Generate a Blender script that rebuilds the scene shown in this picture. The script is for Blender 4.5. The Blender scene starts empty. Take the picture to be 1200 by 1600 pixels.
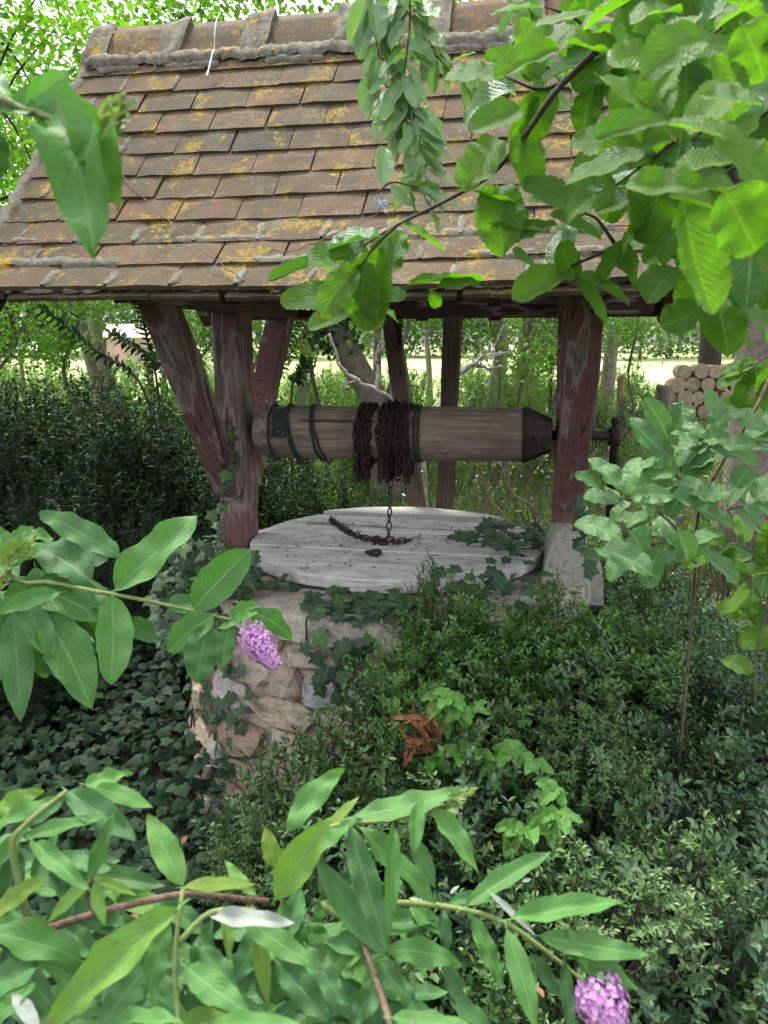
import bpy, bmesh, math, random
import numpy as np
from mathutils import Vector, Matrix, noise

# ------------------------------------------------------------------ camera, sky, sun, exposure
sc = bpy.context.scene
CAM = Vector((0.0, 0.0, 1.8))
PITCH = math.radians(12.0)
cam_d = bpy.data.cameras.new('camera')
cam = bpy.data.objects.new('camera', cam_d)
sc.collection.objects.link(cam)
cam.location = CAM
cam.rotation_euler = (math.pi / 2 - PITCH, 0, 0)
cam_d.sensor_fit = 'VERTICAL'
cam_d.sensor_height = 24.0
cam_d.lens = 18.0
cam_d.clip_start = 0.02
cam_d.clip_end = 3000
cam_d.dof.use_dof = True
cam_d.dof.focus_distance = 2.6
cam_d.dof.aperture_fstop = 6.0
sc.camera = cam

SUN_EL, SUN_AZ = math.radians(62), math.radians(-35)
world = bpy.data.worlds.new('World')
sc.world = world
world.use_nodes = True
wn = world.node_tree
wn.nodes.clear()
sky = wn.nodes.new('ShaderNodeTexSky')
sky.sky_type = 'NISHITA'
sky.sun_disc = False
sky.sun_elevation = SUN_EL
sky.sun_rotation = SUN_AZ
sky.air_density = 1.0
sky.dust_density = 4.0
hs = wn.nodes.new('ShaderNodeHueSaturation')
hs.inputs['Saturation'].default_value = 0.25
bg = wn.nodes.new('ShaderNodeBackground')
bg.inputs['Strength'].default_value = 0.105
wo = wn.nodes.new('ShaderNodeOutputWorld')
wn.links.new(sky.outputs[0], hs.inputs['Color'])
wn.links.new(hs.outputs[0], bg.inputs['Color'])
wn.links.new(bg.outputs[0], wo.inputs['Surface'])
sun_d = bpy.data.lights.new('sun', 'SUN')
sun_d.energy = 1.5
sun_d.angle = math.radians(11)
sun_d.color = (1.0, 0.96, 0.88)
sun = bpy.data.objects.new('sun', sun_d)
sc.collection.objects.link(sun)
sdir = Vector((math.sin(SUN_AZ) * math.cos(SUN_EL), math.cos(SUN_AZ) * math.cos(SUN_EL), math.sin(SUN_EL)))
sun.rotation_euler = (-sdir).to_track_quat('-Z', 'Y').to_euler()
sc.view_settings.view_transform = 'Standard'
sc.view_settings.look = 'None'
sc.view_settings.gamma = 1.0
sc.view_settings.use_curve_mapping = False
sc.view_settings.exposure = 2.62
sc.render.engine = 'CYCLES'
sc.cycles.use_denoising = True
sc.cycles.max_bounces = 6
sc.cycles.diffuse_bounces = 3
sc.cycles.glossy_bounces = 2
sc.cycles.transmission_bounces = 4
sc.cycles.use_adaptive_sampling = True
sc.cycles.adaptive_threshold = 0.025
sc.cycles.sample_clamp_indirect = 8

# ------------------------------------------------------------------ helpers
col = sc.collection
rnd = random.Random(11)
npr = np.random.default_rng(5)
U_ = rnd.uniform
CF = Vector((0, math.cos(PITCH), -math.sin(PITCH)))
CU = Vector((0, math.sin(PITCH), math.cos(PITCH)))


def at(x, y, d):
    """point seen at photograph position x, y, d metres in front of the camera"""
    return CAM + CF * d + Vector((1, 0, 0)) * ((x - 600) / 1200 * d) - CU * ((y - 800) / 1200 * d)


def proj(p):
    q = Vector(p) - CAM
    d = q.dot(CF)
    return 600 + 1200 * q.x / d, 800 - 1200 * q.dot(CU) / d, d


def onplane(x, y, z):
    """point on the level z seen at photograph position x, y"""
    a = at(x, y, 1.0) - CAM
    return CAM + a * ((z - CAM.z) / a.z)


TH = math.radians(11)
WO = Vector((0.04, 3.18, 0))
WX = Vector((math.cos(TH), -math.sin(TH), 0))
WY = Vector((math.sin(TH), math.cos(TH), 0))


def W(x, y, z):
    """well frame to world"""
    return WO + WX * x + WY * y + Vector((0, 0, z))


def base_loc(o):
    return o.location.copy() if o is not None else Vector((0, 0, 0))


def thing(name, label, cat, loc, group=None):
    o = bpy.data.objects.new(name, None)
    col.objects.link(o)
    o.location = loc
    o.empty_display_size = 0.1
    tag(o, label, cat, group)
    return o


def tag(o, label, cat, group=None, kind=None):
    if label:
        o['label'] = label
    if cat:
        o['category'] = cat
    if group:
        o['group'] = group
    if kind:
        o['kind'] = kind
    return o


def wloc(o):
    v = o.location.copy()
    while o.parent:
        o = o.parent
        v += o.location
    return v


def add_mesh(name, me, parent=None, mat=None):
    o = bpy.data.objects.new(name, me)
    col.objects.link(o)
    if mat is not None:
        me.materials.append(mat)
    if parent is not None:
        o.parent = parent
    return o


class MB:
    """mesh collector in world coordinates"""

    def __init__(s):
        s.v, s.f = [], []

    def add(s, vs, fs):
        k = len(s.v)
        s.v += [Vector(p) for p in vs]
        s.f += [tuple(i + k for i in f) for f in fs]

    def box(s, c, ax, ay, az, jit=0.0):
        """centre and three half-axis vectors"""
        vs = []
        for i in (-1, 1):
            for j in (-1, 1):
                for k in (-1, 1):
                    vs.append(Vector(c) + ax * i + ay * j + az * k + Vector((U_(-jit, jit), U_(-jit, jit), U_(-jit, jit))))
        s.add(vs, [(0, 1, 3, 2), (4, 6, 7, 5), (0, 4, 5, 1), (2, 3, 7, 6), (0, 2, 6, 4), (1, 5, 7, 3)])

    def beam(s, a, b, w, h, up=Vector((0, 0, 1)), n=7, jit=0.004, ch=0.12):
        """timber from a to b: chamfered, slightly uneven"""
        a, b = Vector(a), Vector(b)
        d = (b - a).normalized()
        x = d.cross(up).normalized()
        z = x.cross(d).normalized()
        ring = [(-1, -1 + ch), (-1 + ch, -1), (1 - ch, -1), (1, -1 + ch), (1, 1 - ch), (1 - ch, 1), (-1 + ch, 1), (-1, 1 - ch)]
        vs, fs = [], []
        seed = U_(0, 99)
        for i in range(n + 1):
            t = i / n
            p = a.lerp(b, t)
            for k, (u, v) in enumerate(ring):
                j = Vector((noise.noise((t * 5, k, seed)), noise.noise((t * 5, k, seed + 9)), 0)) * jit * 2
                vs.append(p + x * (u * w / 2 + j.x) + z * (v * h / 2 + j.y))
        for i in range(n):
            for k in range(8):
                fs.append((i * 8 + k, i * 8 + (k + 1) % 8, (i + 1) * 8 + (k + 1) % 8, (i + 1) * 8 + k))
        fs.append(tuple(range(7, -1, -1)))
        fs.append(tuple(n * 8 + k for k in range(8)))
        s.add(vs, fs)

    def tube(s, pts, rad, n=6, cap=True):
        pts = [Vector(p) for p in pts]
        m = len(pts)
        if not hasattr(rad, '__len__'):
            rad = [rad] * m
        t0 = (pts[1] - pts[0]).normalized()
        x = t0.orthogonal().normalized()
        vs, fs = [], []
        for i in range(m):
            t = (pts[min(i + 1, m - 1)] - pts[max(i - 1, 0)]).normalized()
            x = (x - t * x.dot(t)).normalized()
            y = t.cross(x)
            for k in range(n):
                a = 2 * math.pi * k / n
                vs.append(pts[i] + (x * math.cos(a) + y * math.sin(a)) * rad[i])
        for i in range(m - 1):
            for k in range(n):
                fs.append((i * n + k, i * n + (k + 1) % n, (i + 1) * n + (k + 1) % n, (i + 1) * n + k))
        if cap:
            fs.append(tuple(range(n - 1, -1, -1)))
            fs.append(tuple((m - 1) * n + k for k in range(n)))
        s.add(vs, fs)

    def lathe(s, p0, axis, prof, n=24, jit=0.0):
        """prof: list of (distance along the axis, radius)"""
        axis = Vector(axis).normalized()
        x = axis.orthogonal().normalized()
        y = axis.cross(x)
        vs, fs = [], []
        for i, (h, r) in enumerate(prof):
            for k in range(n):
                a = 2 * math.pi * k / n
                rr = r * (1 + jit * noise.noise((math.cos(a) * 2, math.sin(a) * 2, h * 4)))
                vs.append(Vector(p0) + axis * h + (x * math.cos(a) + y * math.sin(a)) * rr)
        m = len(prof)
        for i in range(m - 1):
            for k in range(n):
                fs.append((i * n + k, i * n + (k + 1) % n, (i + 1) * n + (k + 1) % n, (i + 1) * n + k))
        fs.append(tuple(range(n - 1, -1, -1)))
        fs.append(tuple((m - 1) * n + k for k in range(n)))
        s.add(vs, fs)

    def build(s, name, mat, parent=None, smooth=False, origin=None):
        if parent is not None:
            off = wloc(parent)
        elif origin is not None:
            off = Vector(origin)
        else:
            xs = [p.x for p in s.v]; ys = [p.y for p in s.v]; zs = [p.z for p in s.v]
            off = Vector(((min(xs) + max(xs)) / 2, (min(ys) + max(ys)) / 2, min(zs)))
        me = bpy.data.meshes.new(name)
        me.from_pydata([p - off for p in s.v], [], s.f)
        if smooth:
            me.polygons.foreach_set('use_smooth', [True] * len(me.polygons))
        me.update()
        o = add_mesh(name, me, parent, mat)
        if parent is None:
            o.location = off
        return o


def smooth_path(pts, n=4):
    """Catmull-Rom through the points"""
    pts = [Vector(p) for p in pts]
    if len(pts) < 3:
        return pts
    out = []
    P = [pts[0] * 2 - pts[1]] + pts + [pts[-1] * 2 - pts[-2]]
    for i in range(1, len(P) - 2):
        a, b, c, d = P[i - 1:i + 3]
        for k in range(n):
            t = k / n
            out.append(0.5 * ((2 * b) + (c - a) * t + (2 * a - 5 * b + 4 * c - d) * t * t + (3 * b - a - 3 * c + d) * t ** 3))
    out.append(pts[-1])
    return out


def lerp_list(a, b, n):
    return [a + (b - a) * i / (n - 1) for i in range(n)]


def arrays_mesh(name, V, Q, tint=None):
    """mesh from numpy vertices and quads"""
    me = bpy.data.meshes.new(name)
    nv, nq = len(V), len(Q)
    me.vertices.add(nv)
    me.vertices.foreach_set('co', np.ascontiguousarray(V, dtype=np.float32).ravel())
    me.loops.add(nq * 4)
    me.loops.foreach_set('vertex_index', np.ascontiguousarray(Q, dtype=np.int32).ravel())
    me.polygons.add(nq)
    me.polygons.foreach_set('loop_start', np.arange(0, nq * 4, 4, dtype=np.int32))
    if tint is not None:
        at_ = me.attributes.new('tint', 'FLOAT', 'POINT')
        at_.data.foreach_set('value', np.ascontiguousarray(tint, dtype=np.float32))
    me.update(calc_edges=True)
    return me


LEAF6 = np.array([[0, 0, 0], [.36, .22, .06], [.40, .60, .05], [0, 1, -.10], [-.40, .60, .05], [-.36, .22, .06]])
LEAFQ = np.array([[0, 1, 2, 3], [3, 4, 5, 0]])
BLADE6 = np.array([[0, 0, 0], [.5, .3, .02], [.35, .7, -.1], [0, 1, -.3], [-.35, .7, -.1], [-.5, .3, .02]])


def nrm(a):
    return a / np.maximum(np.linalg.norm(a, axis=1, keepdims=True), 1e-9)


def leaf_cloud(name, P, D, N, L, Wd, tint=None, tmpl=LEAF6):
    P, D, N = np.asarray(P, float), nrm(np.asarray(D, float)), np.asarray(N, float)
    n = len(P)
    L = np.broadcast_to(np.asarray(L, float), (n,)); Wd = np.broadcast_to(np.asarray(Wd, float), (n,))
    N = nrm(N - D * (N * D).sum(1, keepdims=True) + 1e-6)
    X = np.cross(D, N)
    V = (P[:, None, :] + X[:, None, :] * (tmpl[None, :, 0:1] * Wd[:, None, None])
         + D[:, None, :] * (tmpl[None, :, 1:2] * L[:, None, None])
         + N[:, None, :] * (tmpl[None, :, 2:3] * L[:, None, None]))
    k = len(tmpl)
    Q = (LEAFQ[None] + (np.arange(n) * k)[:, None, None]).reshape(-1, 4)
    T = None if tint is None else np.repeat(np.asarray(tint, float), k)
    return arrays_mesh(name, V.reshape(-1, 3), Q, T)


# ------------------------------------------------------------------ materials
class NT:
    def __init__(s, name):
        s.m = bpy.data.materials.new(name)
        s.m.use_nodes = True
        s.t = s.m.node_tree
        s.t.nodes.clear()
        s.out = s.t.nodes.new('ShaderNodeOutputMaterial')

    def n(s, ty, ins=None, **props):
        nd = s.t.nodes.new('ShaderNode' + ty)
        for k, v in props.items():
            setattr(nd, k, v)
        for k, v in (ins or {}).items():
            s.put(nd.inputs[k], v)
        return nd

    def put(s, sock, v):
        if isinstance(v, bpy.types.NodeSocket):
            s.t.links.new(v, sock)
        elif isinstance(v, (tuple, list)) and len(v) == 3 and sock.type == 'RGBA':
            sock.default_value = (*v, 1)
        else:
            sock.default_value = v

    def math(s, op, a, b=0.0, clamp=False):
        nd = s.n('Math', {0: a, 1: b}, operation=op, use_clamp=clamp)
        return nd.outputs[0]

    def mix(s, f, a, b, mode='MIX'):
        nd = s.n('Mix', {0: f, 6: a, 7: b}, data_type='RGBA', blend_type=mode)
        return nd.outputs[2]

    def ramp(s, f, stops):
        nd = s.n('ValToRGB', {0: f})
        e = nd.color_ramp.elements
        while len(e) < len(stops):
            e.new(0.5)
        for i, (p, c) in enumerate(stops):
            e[i].position = p
            e[i].color = (*c, 1) if len(c) == 3 else c
        return nd.outputs[0]

    def step(s, f, a, b):
        nd = s.n('MapRange', {0: f, 1: a, 2: b, 3: 0.0, 4: 1.0}, interpolation_type='SMOOTHSTEP')
        return nd.outputs[0]

    def noise(s, vec, scale, detail=4, rough=0.6, dist=0.0):
        return s.n('TexNoise', {'Vector': vec, 'Scale': scale, 'Detail': detail, 'Roughness': rough, 'Distortion': dist}).outputs[0]

    def pos(s):
        return s.n('NewGeometry').outputs['Position']

    def obj(s):
        return s.n('TexCoord').outputs['Object']

    def rand(s):
        a = s.n('ObjectInfo').outputs['Random']
        b = s.n('NewGeometry').outputs['Random Per Island']
        return s.math('FRACT', s.math('ADD', a, b))

    def shifted(s, vec, k=37.0):
        r = s.n('ObjectInfo').outputs['Random']
        c = s.n('CombineXYZ', {0: s.math('MULTIPLY', r, k), 1: s.math('MULTIPLY', r, k * 1.7), 2: s.math('MULTIPLY', r, k * .6)})
        return s.n('VectorMath', {0: vec, 1: c.outputs[0]}, operation='ADD').outputs[0]

    def bump(s, h, strength=0.4, dist=0.01, normal=None):
        ins = {'Height': h, 'Strength': strength, 'Distance': dist}
        if normal is not None:
            ins['Normal'] = normal
        return s.n('Bump', ins).outputs[0]

    def pbr(s, colr, rough=0.7, normal=None, spec=0.4, metal=0.0):
        ins = {'Base Color': colr, 'Roughness': rough, 'Specular IOR Level': spec, 'Metallic': metal}
        if normal is not None:
            ins['Normal'] = normal
        return s.n('BsdfPrincipled', ins).outputs[0]

    def done(s, sh):
        s.t.links.new(sh, s.out.inputs[0])
        return s.m


def leaf_mat(name, c1, c2, vein=None, rough=0.42, trans=0.3, nv=9, tip=None, spec=0.5, c3=None, bs=0.35, slant=0.28, blotch=None):
    t = NT(name)
    r = t.rand()
    stops = [(0.0, c1), (1.0, c2)] if c3 is None else [(0.0, c1), (0.8, c2), (0.97, c3)]
    c = t.ramp(r, stops)
    nz = t.noise(t.pos(), 38.0, 3)
    c = t.mix(t.math('MULTIPLY', t.step(nz, 0.35, 0.75), 0.35), c, (c1[0] * .7, c1[1] * .7, c1[2] * .7))
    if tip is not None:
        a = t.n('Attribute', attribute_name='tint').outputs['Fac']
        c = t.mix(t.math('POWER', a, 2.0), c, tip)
    nor = None
    if vein is not None:
        uv = t.n('SeparateXYZ', {0: t.n('UVMap').outputs[0]})
        u = t.math('ABSOLUTE', t.math('SUBTRACT', t.math('MULTIPLY', uv.outputs[0], 2.0), 1.0))
        v = uv.outputs[1]
        mid = t.math('SUBTRACT', 1.0, t.step(u, 0.03, 0.09))
        ph = t.math('FRACT', t.math('MULTIPLY', t.math('SUBTRACT', v, t.math('MULTIPLY', u, slant)), float(nv)))
        tri = t.math('ABSOLUTE', t.math('SUBTRACT', t.math('MULTIPLY', ph, 2.0), 1.0))   # 1 on a vein
        lat = t.step(tri, 0.84, 0.99)
        fine = t.noise(t.n('UVMap').outputs[0], 60.0, 2)
        ret = t.n('TexVoronoi', {'Vector': t.n('VectorMath', {0: t.n('UVMap').outputs[0], 1: (11.0, 26.0, 1.0)}, operation='MULTIPLY').outputs[0], 'Scale': 1.0}, feature='DISTANCE_TO_EDGE').outputs['Distance']
        ret = t.math('SUBTRACT', 1.0, t.step(ret, 0.0, 0.13))
        wrk = t.noise(t.shifted(t.n('UVMap').outputs[0]), 7.0, 4, .6)
        orr = t.n('ObjectInfo').outputs['Random']
        r2 = t.math('FRACT', t.math('MULTIPLY', orr, 17.3))
        ve = t.math('MAXIMUM', mid, t.math('MULTIPLY', lat, 0.38))
        c = t.mix(t.math('MULTIPLY', ret, 0.16), c, vein)
        c = t.mix(t.math('MULTIPLY', ve, 0.6), c, vein)
        h = t.math('SUBTRACT', t.math('MULTIPLY', t.math('POWER', tri, 2.0), -0.7), t.math('MULTIPLY', mid, 1.0))
        h = t.math('ADD', t.math('ADD', h, t.math('MULTIPLY', fine, 0.9)), t.math('SUBTRACT', t.math('MULTIPLY', wrk, 2.6), t.math('MULTIPLY', ret, 0.5)))
        edge = t.math('ADD', t.math('MAXIMUM', v, t.math('MULTIPLY', u, .955)), t.math('MULTIPLY', t.math('SUBTRACT', wrk, .5), .35))
        dry = t.math('MULTIPLY', t.step(edge, 0.95, 0.99), t.step(r2, 0.62, 0.72))
        c = t.mix(t.math('MULTIPLY', dry, 0.85), c, (.20, .115, .05))
        sp = t.math('MULTIPLY', t.step(t.noise(t.shifted(t.n('UVMap').outputs[0]), 16.0, 2, .4), 0.70, 0.73), t.step(r2, 0.3, 0.4))
        c = t.mix(t.math('MULTIPLY', sp, 0.8), c, (.11, .075, .035))
        c = t.mix(t.math('MULTIPLY', t.step(wrk, .45, .75), .3), c, t.mix(1.0, c, (1.35, 1.2, 1.1), 'MULTIPLY'))
        nor = t.bump(h, bs, 0.004)
    if blotch is not None:
        b = t.step(t.noise(t.pos(), 90.0, 3), 0.66, 0.74)
        c = t.mix(t.math('MULTIPLY', b, 0.6), c, blotch)
    p = t.pbr(c, rough, nor, spec)
    tc = t.mix(1.0, c, (1.25, 1.45, 0.45), 'MULTIPLY')
    ins = {'Color': tc}
    if nor is not None:
        ins['Normal'] = nor
    tr = t.n('BsdfTranslucent', ins).outputs[0]
    mx = t.n('MixShader', {0: trans, 1: p, 2: tr}).outputs[0]
    return t.done(mx)


def wood_mat(name, c1, c2, axis, grain=90.0, rough=0.85, paint=None, paint_amt=0.5, bump=0.5, white=0.0, dark=None):
    """axis: world direction of the grain; optional peeling paint"""
    t = NT(name)
    p = t.shifted(t.pos(), 3.0)
    ax = Vector(axis).normalized()
    dt = t.n('VectorMath', {0: p, 1: tuple(ax)}, operation='DOT_PRODUCT').outputs['Value']
    al = t.n('VectorMath', {0: tuple(ax), 3: t.math('MULTIPLY', dt, 0.94)}, operation='SCALE').outputs[0]
    q = t.n('VectorMath', {0: p, 1: al}, operation='SUBTRACT').outputs[0]
    g = t.noise(q, grain, 5, 0.65, 0.3)
    g2 = t.noise(p, 7.0, 4)
    c = t.mix(t.step(g, 0.3, 0.7), c1, c2)
    c = t.mix(t.math('MULTIPLY', t.step(g2, 0.4, 0.75), 0.5), c, (c1[0] * .5, c1[1] * .5, c1[2] * .5))
    h = g
    rg = rough
    if white > 0:
        w = t.step(t.noise(q, grain * .5, 4), 0.62, 0.72)
        c = t.mix(t.math('MULTIPLY', w, white), c, (.55, .54, .54))
    if paint is not None:
        m = t.noise(q, 16.0, 5, 0.62)
        m2 = t.noise(p, 2.6, 2)
        mm = t.step(t.math('ADD', t.math('MULTIPLY', m, 0.6), t.math('MULTIPLY', m2, 0.6)), 1.08 - paint_amt, 1.16 - paint_amt)
        ed = t.math('MULTIPLY', t.math('MULTIPLY', mm, t.math('SUBTRACT', 1.0, mm)), 3.2)
        pc = t.mix(t.step(g, 0.35, 0.7), paint, (paint[0] * .62, paint[1] * .6, paint[2] * .6))
        c = t.mix(mm, c, pc)
        c = t.mix(t.math('MULTIPLY', ed, 0.55), c, (.42, .38, .38))
        h = t.math('ADD', g, t.math('MULTIPLY', mm, 0.35))
    if dark is not None:
        dd = t.step(t.noise(p, 11.0, 5, 0.7), 0.6, 0.72)
        c = t.mix(t.math('MULTIPLY', dd, 0.7), c, dark)
    rb = t.n('ObjectInfo').outputs['Random']
    c = t.mix(1.0, c, t.ramp(rb, [(0.0, (.80, .79, .77)), (1.0, (1.06, 1.05, 1.03))]), 'MULTIPLY')
    # long drying cracks
    cr = t.step(t.noise(q, grain * .28, 3, 0.5), 0.345, 0.315)
    c = t.mix(t.math('MULTIPLY', cr, 0.75), c, (.015, .012, .01))
    h = t.math('SUBTRACT', h, t.math('MULTIPLY', cr, 1.2))
    return t.done(t.pbr(c, rg, t.bump(h, bump, 0.006), 0.25))


def simple_mat(name, c1, c2, scale=20.0, rough=0.8, bump=0.4, dist=0.01, spec=0.3, metal=0.0, c3=None, world_co=True):
    t = NT(name)
    p = t.pos() if world_co else t.shifted(t.obj())
    a = t.noise(p, scale, 6, 0.65)
    c = t.ramp(a, [(0.3, c1), (0.7, c2)] if c3 is None else [(0.3, c1), (0.55, c2), (0.72, c3)])
    b = t.noise(p, scale * 4, 4)
    h = t.math('ADD', a, t.math('MULTIPLY', b, 0.4))
    return t.done(t.pbr(c, rough, t.bump(h, bump, dist), spec, metal))


M = {}


def make_mats():
    # clay roof tile: per-tile body colour, dark algae, grey and yellow lichen
    t = NT('clay_tile')
    p = t.pos()
    r = t.n('ObjectInfo').outputs['Random']
    body = t.ramp(r, [(0.0, (.104, .074, .041)), (0.3, (.130, .081, .045)), (0.55, (.092, .073, .043)), (0.8, (.165, .094, .053)), (1.0, (.058, .052, .036))])
    f = t.noise(p, 55, 6, 0.7)
    c = t.mix(t.step(f, 0.38, 0.68), body, t.mix(0.55, body, (.06, .05, .038)))
    n2 = t.noise(p, 6.5, 5, 0.7)
    n6 = t.noise(p, 24, 6, 0.8)
    c = t.mix(t.math('MULTIPLY', t.step(t.math('ADD', t.math('MULTIPLY', n2, .6), t.math('MULTIPLY', n6, .5)), 0.53, 0.64), 0.8), c, (.062, .056, .040))
    n5 = t.noise(p, 17, 5, 0.75)
    c = t.mix(t.math('MULTIPLY', t.step(n5, 0.55, 0.68), 0.6), c, (.10, .088, .036))
    gl = t.step(t.math('ADD', t.math('MULTIPLY', t.noise(p, 130, 4, 0.7), .7), t.math('MULTIPLY', t.noise(p, 11, 3), .35)), 0.575, 0.63)
    c = t.mix(t.math('MULTIPLY', gl, 0.55), c, (.23, .21, .145))
    yl = t.math('MULTIPLY', t.step(t.noise(p, 9.5, 5, 0.72), 0.55, 0.605), t.step(t.noise(p, 110, 4, 0.75), 0.44, 0.53))
    c = t.mix(t.math('MULTIPLY', yl, 0.9), c, (.30, .21, .045))
    h = t.math('ADD', f, t.math('MULTIPLY', yl, 0.4))
    M['tile'] = t.done(t.pbr(c, 0.9, t.bump(h, 0.55, 0.006), 0.2))

    t = NT('ridge_mortar')
    p = t.pos()
    f = t.noise(p, 60, 6, 0.7)
    c = t.ramp(f, [(0.25, (.095, .088, .07)), (0.6, (.23, .21, .17)), (0.8, (.34, .31, .26))])
    c = t.mix(t.math('MULTIPLY', t.step(t.noise(p, 14, 5, .75), 0.48, 0.62), 0.75), c, (.11, .098, .065))
    yl = t.step(t.noise(p, 9.5, 5, 0.72), 0.6, 0.63)
    c = t.mix(t.math('MULTIPLY', yl, 0.9), c, (.42, .26, .03))
    M['mortar'] = t.done(t.pbr(c, 0.95, t.bump(f, 0.8, 0.01), 0.15))

    M['beam_dark'] = wood_mat('dark_beam', (.045, .026, .020), (.085, .05, .038), WX, paint=(.10, .042, .036), paint_amt=.42)
    M['beam_tie'] = wood_mat('tie_beam', (.06, .042, .034), (.11, .075, .06), WY, paint=(.12, .055, .048), paint_amt=.36)
    M['post'] = wood_mat('painted_post', (.085, .062, .052), (.15, .11, .095), (0, 0, 1), paint=(.178, .092, .087), paint_amt=.66)
    M['post_worn'] = wood_mat('worn_post', (.105, .08, .068), (.185, .145, .125), (0, 0, 1), paint=(.190, .100, .095), paint_amt=.52)
    M['brace'] = wood_mat('painted_brace', (.11, .085, .073), (.22, .185, .165), WY * -.45 + Vector((0, 0, .9)), paint=(.18, .092, .087), paint_amt=.60)
    M['strut'] = wood_mat('raw_strut', (.085, .06, .045), (.17, .125, .095), (0, 0, 1))
    M['drum'] = wood_mat('drum_wood', (.165, .122, .093), (.36, .295, .245), WX, 60, white=.45, dark=(.035, .03, .027), bump=.8)
    M['drum_end'] = wood_mat('drum_end_wood', (.035, .028, .024), (.075, .06, .05), (0, 0, 1))
    M['lid'] = wood_mat('weathered_plank', (.38, .365, .36), (.66, .64, .63), WX, 80, white=.7, bump=.7, dark=(.14, .13, .125))
    M['sheet'] = simple_mat('old_sheet_metal', (.10, .085, .075), (.22, .19, .165), 18, .6, spec=.5)
    M['iron'] = simple_mat('rusty_iron', (.014, .011, .010), (.055, .036, .027), 60, .75, .6, .004, .4, .25)
    M['cord'] = simple_mat('dark_green_cord', (.018, .028, .024), (.045, .06, .052), 80, .8)
    M['concrete'] = simple_mat('plinth_concrete', (.20, .185, .155), (.36, .34, .30), 40, .95, .5, .006, c3=(.27, .24, .19))
    M['coping'] = simple_mat('coping_stone', (.20, .17, .13), (.45, .41, .35), 16, .95, 1.0, .014, c3=(.30, .25, .19))
    M['wall_mortar'] = simple_mat('wall_mortar', (.22, .165, .115), (.45, .38, .30), 18, .95, .9, .02, c3=(.34, .26, .18))
    t = NT('rubble_stone')
    p = t.pos()
    r = t.n('ObjectInfo').outputs['Random']
    body = t.ramp(r, [(0.0, (.48, .41, .33)), (0.3, (.38, .27, .19)), (0.5, (.52, .47, .41)), (0.7, (.27, .17, .11)), (0.85, (.36, .35, .35)), (1.0, (.54, .48, .42))])
    f = t.noise(p, 34, 6, 0.7)
    c = t.mix(t.math('MULTIPLY', t.step(f, 0.42, 0.7), 0.6), body, (.12, .085, .06))
    c = t.mix(t.math('MULTIPLY', t.step(t.noise(p, 13, 4), 0.55, 0.7), 0.6), c, (.46, .40, .34))
    c = t.mix(t.math('MULTIPLY', t.step(t.noise(p, 7.5, 5, .7), 0.54, 0.66), 0.55), c, (.085, .085, .04))
    M['stone'] = t.done(t.pbr(c, 0.85, t.bump(f, 0.8, 0.015), 0.3))
    M['twig'] = simple_mat('grey_twig', (.06, .045, .035), (.15, .115, .09), 60, .85)
    M['twig_dark'] = simple_mat('dark_twig', (.03, .022, .017), (.075, .055, .042), 60, .8)
    M['bark_pale'] = simple_mat('pale_bark', (.17, .135, .115), (.36, .30, .265), 14, .95, 1.0, .03)
    M['bark_grey'] = simple_mat('grey_bark', (.085, .07, .058), (.20, .165, .14), 16, .95, 1.0, .03)
    M['bark_dark'] = simple_mat('dark_bark', (.03, .025, .02), (.085, .068, .055), 16, .95, 1.0, .03)
    M['dead_wood'] = simple_mat('bleached_dead_wood', (.13, .115, .10), (.40, .375, .345), 14, .9, .8, .01)
    M['stem_green'] = simple_mat('green_stem', (.13, .19, .055), (.22, .27, .09), 40, .55)
    M['stem_brown'] = simple_mat('woody_stem', (.085, .05, .033), (.30, .21, .15), 70, .85, .8, .006)
    M['stake'] = simple_mat('fence_stake', (.16, .095, .06), (.30, .20, .14), 12, .9)
    M['log_end'] = simple_mat('cut_log', (.20, .13, .10), (.42, .31, .25), 9, .9, .6, .01)
    M['twine'] = simple_mat('blue_twine', (.22, .34, .42), (.40, .50, .56), 30, .7)
    M['guard'] = simple_mat('pale_plastic', (.55, .60, .60), (.70, .74, .74), 5, .5)
    M['shed'] = simple_mat('pinkish_brick', (.32, .24, .205), (.40, .31, .27), 3, .9)
    M['shed_roof'] = simple_mat('shed_tile', (.26, .20, .17), (.33, .26, .22), 3, .9)
    M['gate_red'] = simple_mat('faded_red_board', (.42, .24, .23), (.50, .30, .28), 5, .8)

    M['budd'] = leaf_mat('butterfly_bush_leaf', (.056, .175, .036), (.108, .275, .062), (.18, .35, .11), .5, .30, 10, c3=(.15, .29, .04), bs=.24, spec=.36, slant=.33, blotch=(.16, .24, .07))
    M['budd_dull'] = leaf_mat('butterfly_bush_leaf_bluish', (.042, .130, .036), (.080, .215, .064), (.14, .27, .10), .5, .16, 10, bs=.24, spec=.35, slant=.33)
    M['budd_yellow'] = leaf_mat('butterfly_bush_leaf_yellowing', (.12, .25, .030), (.19, .30, .040), (.24, .35, .08), .5, .35, 10, blotch=(.20, .12, .05))
    M['budd_under'] = leaf_mat('butterfly_bush_leaf_felted', (.25, .29, .25), (.31, .35, .31), (.36, .40, .35), .85, .12, 10)
    M['dry_leaf'] = leaf_mat('dry_leaf', (.22, .115, .065), (.36, .20, .12), (.30, .18, .11), .8, .15, 7)
    M['horn'] = leaf_mat('whitebeam_leaf', (.055, .165, .010), (.110, .250, .016), (.17, .30, .045), .42, .55, 11, c3=(.13, .26, .04), bs=.45, slant=.36)
    M['horn_gloss'] = leaf_mat('whitebeam_leaf_glossy', (.058, .180, .042), (.105, .260, .070), (.26, .40, .18), .27, .30, 11, bs=.4, slant=.36, spec=.7)
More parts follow.
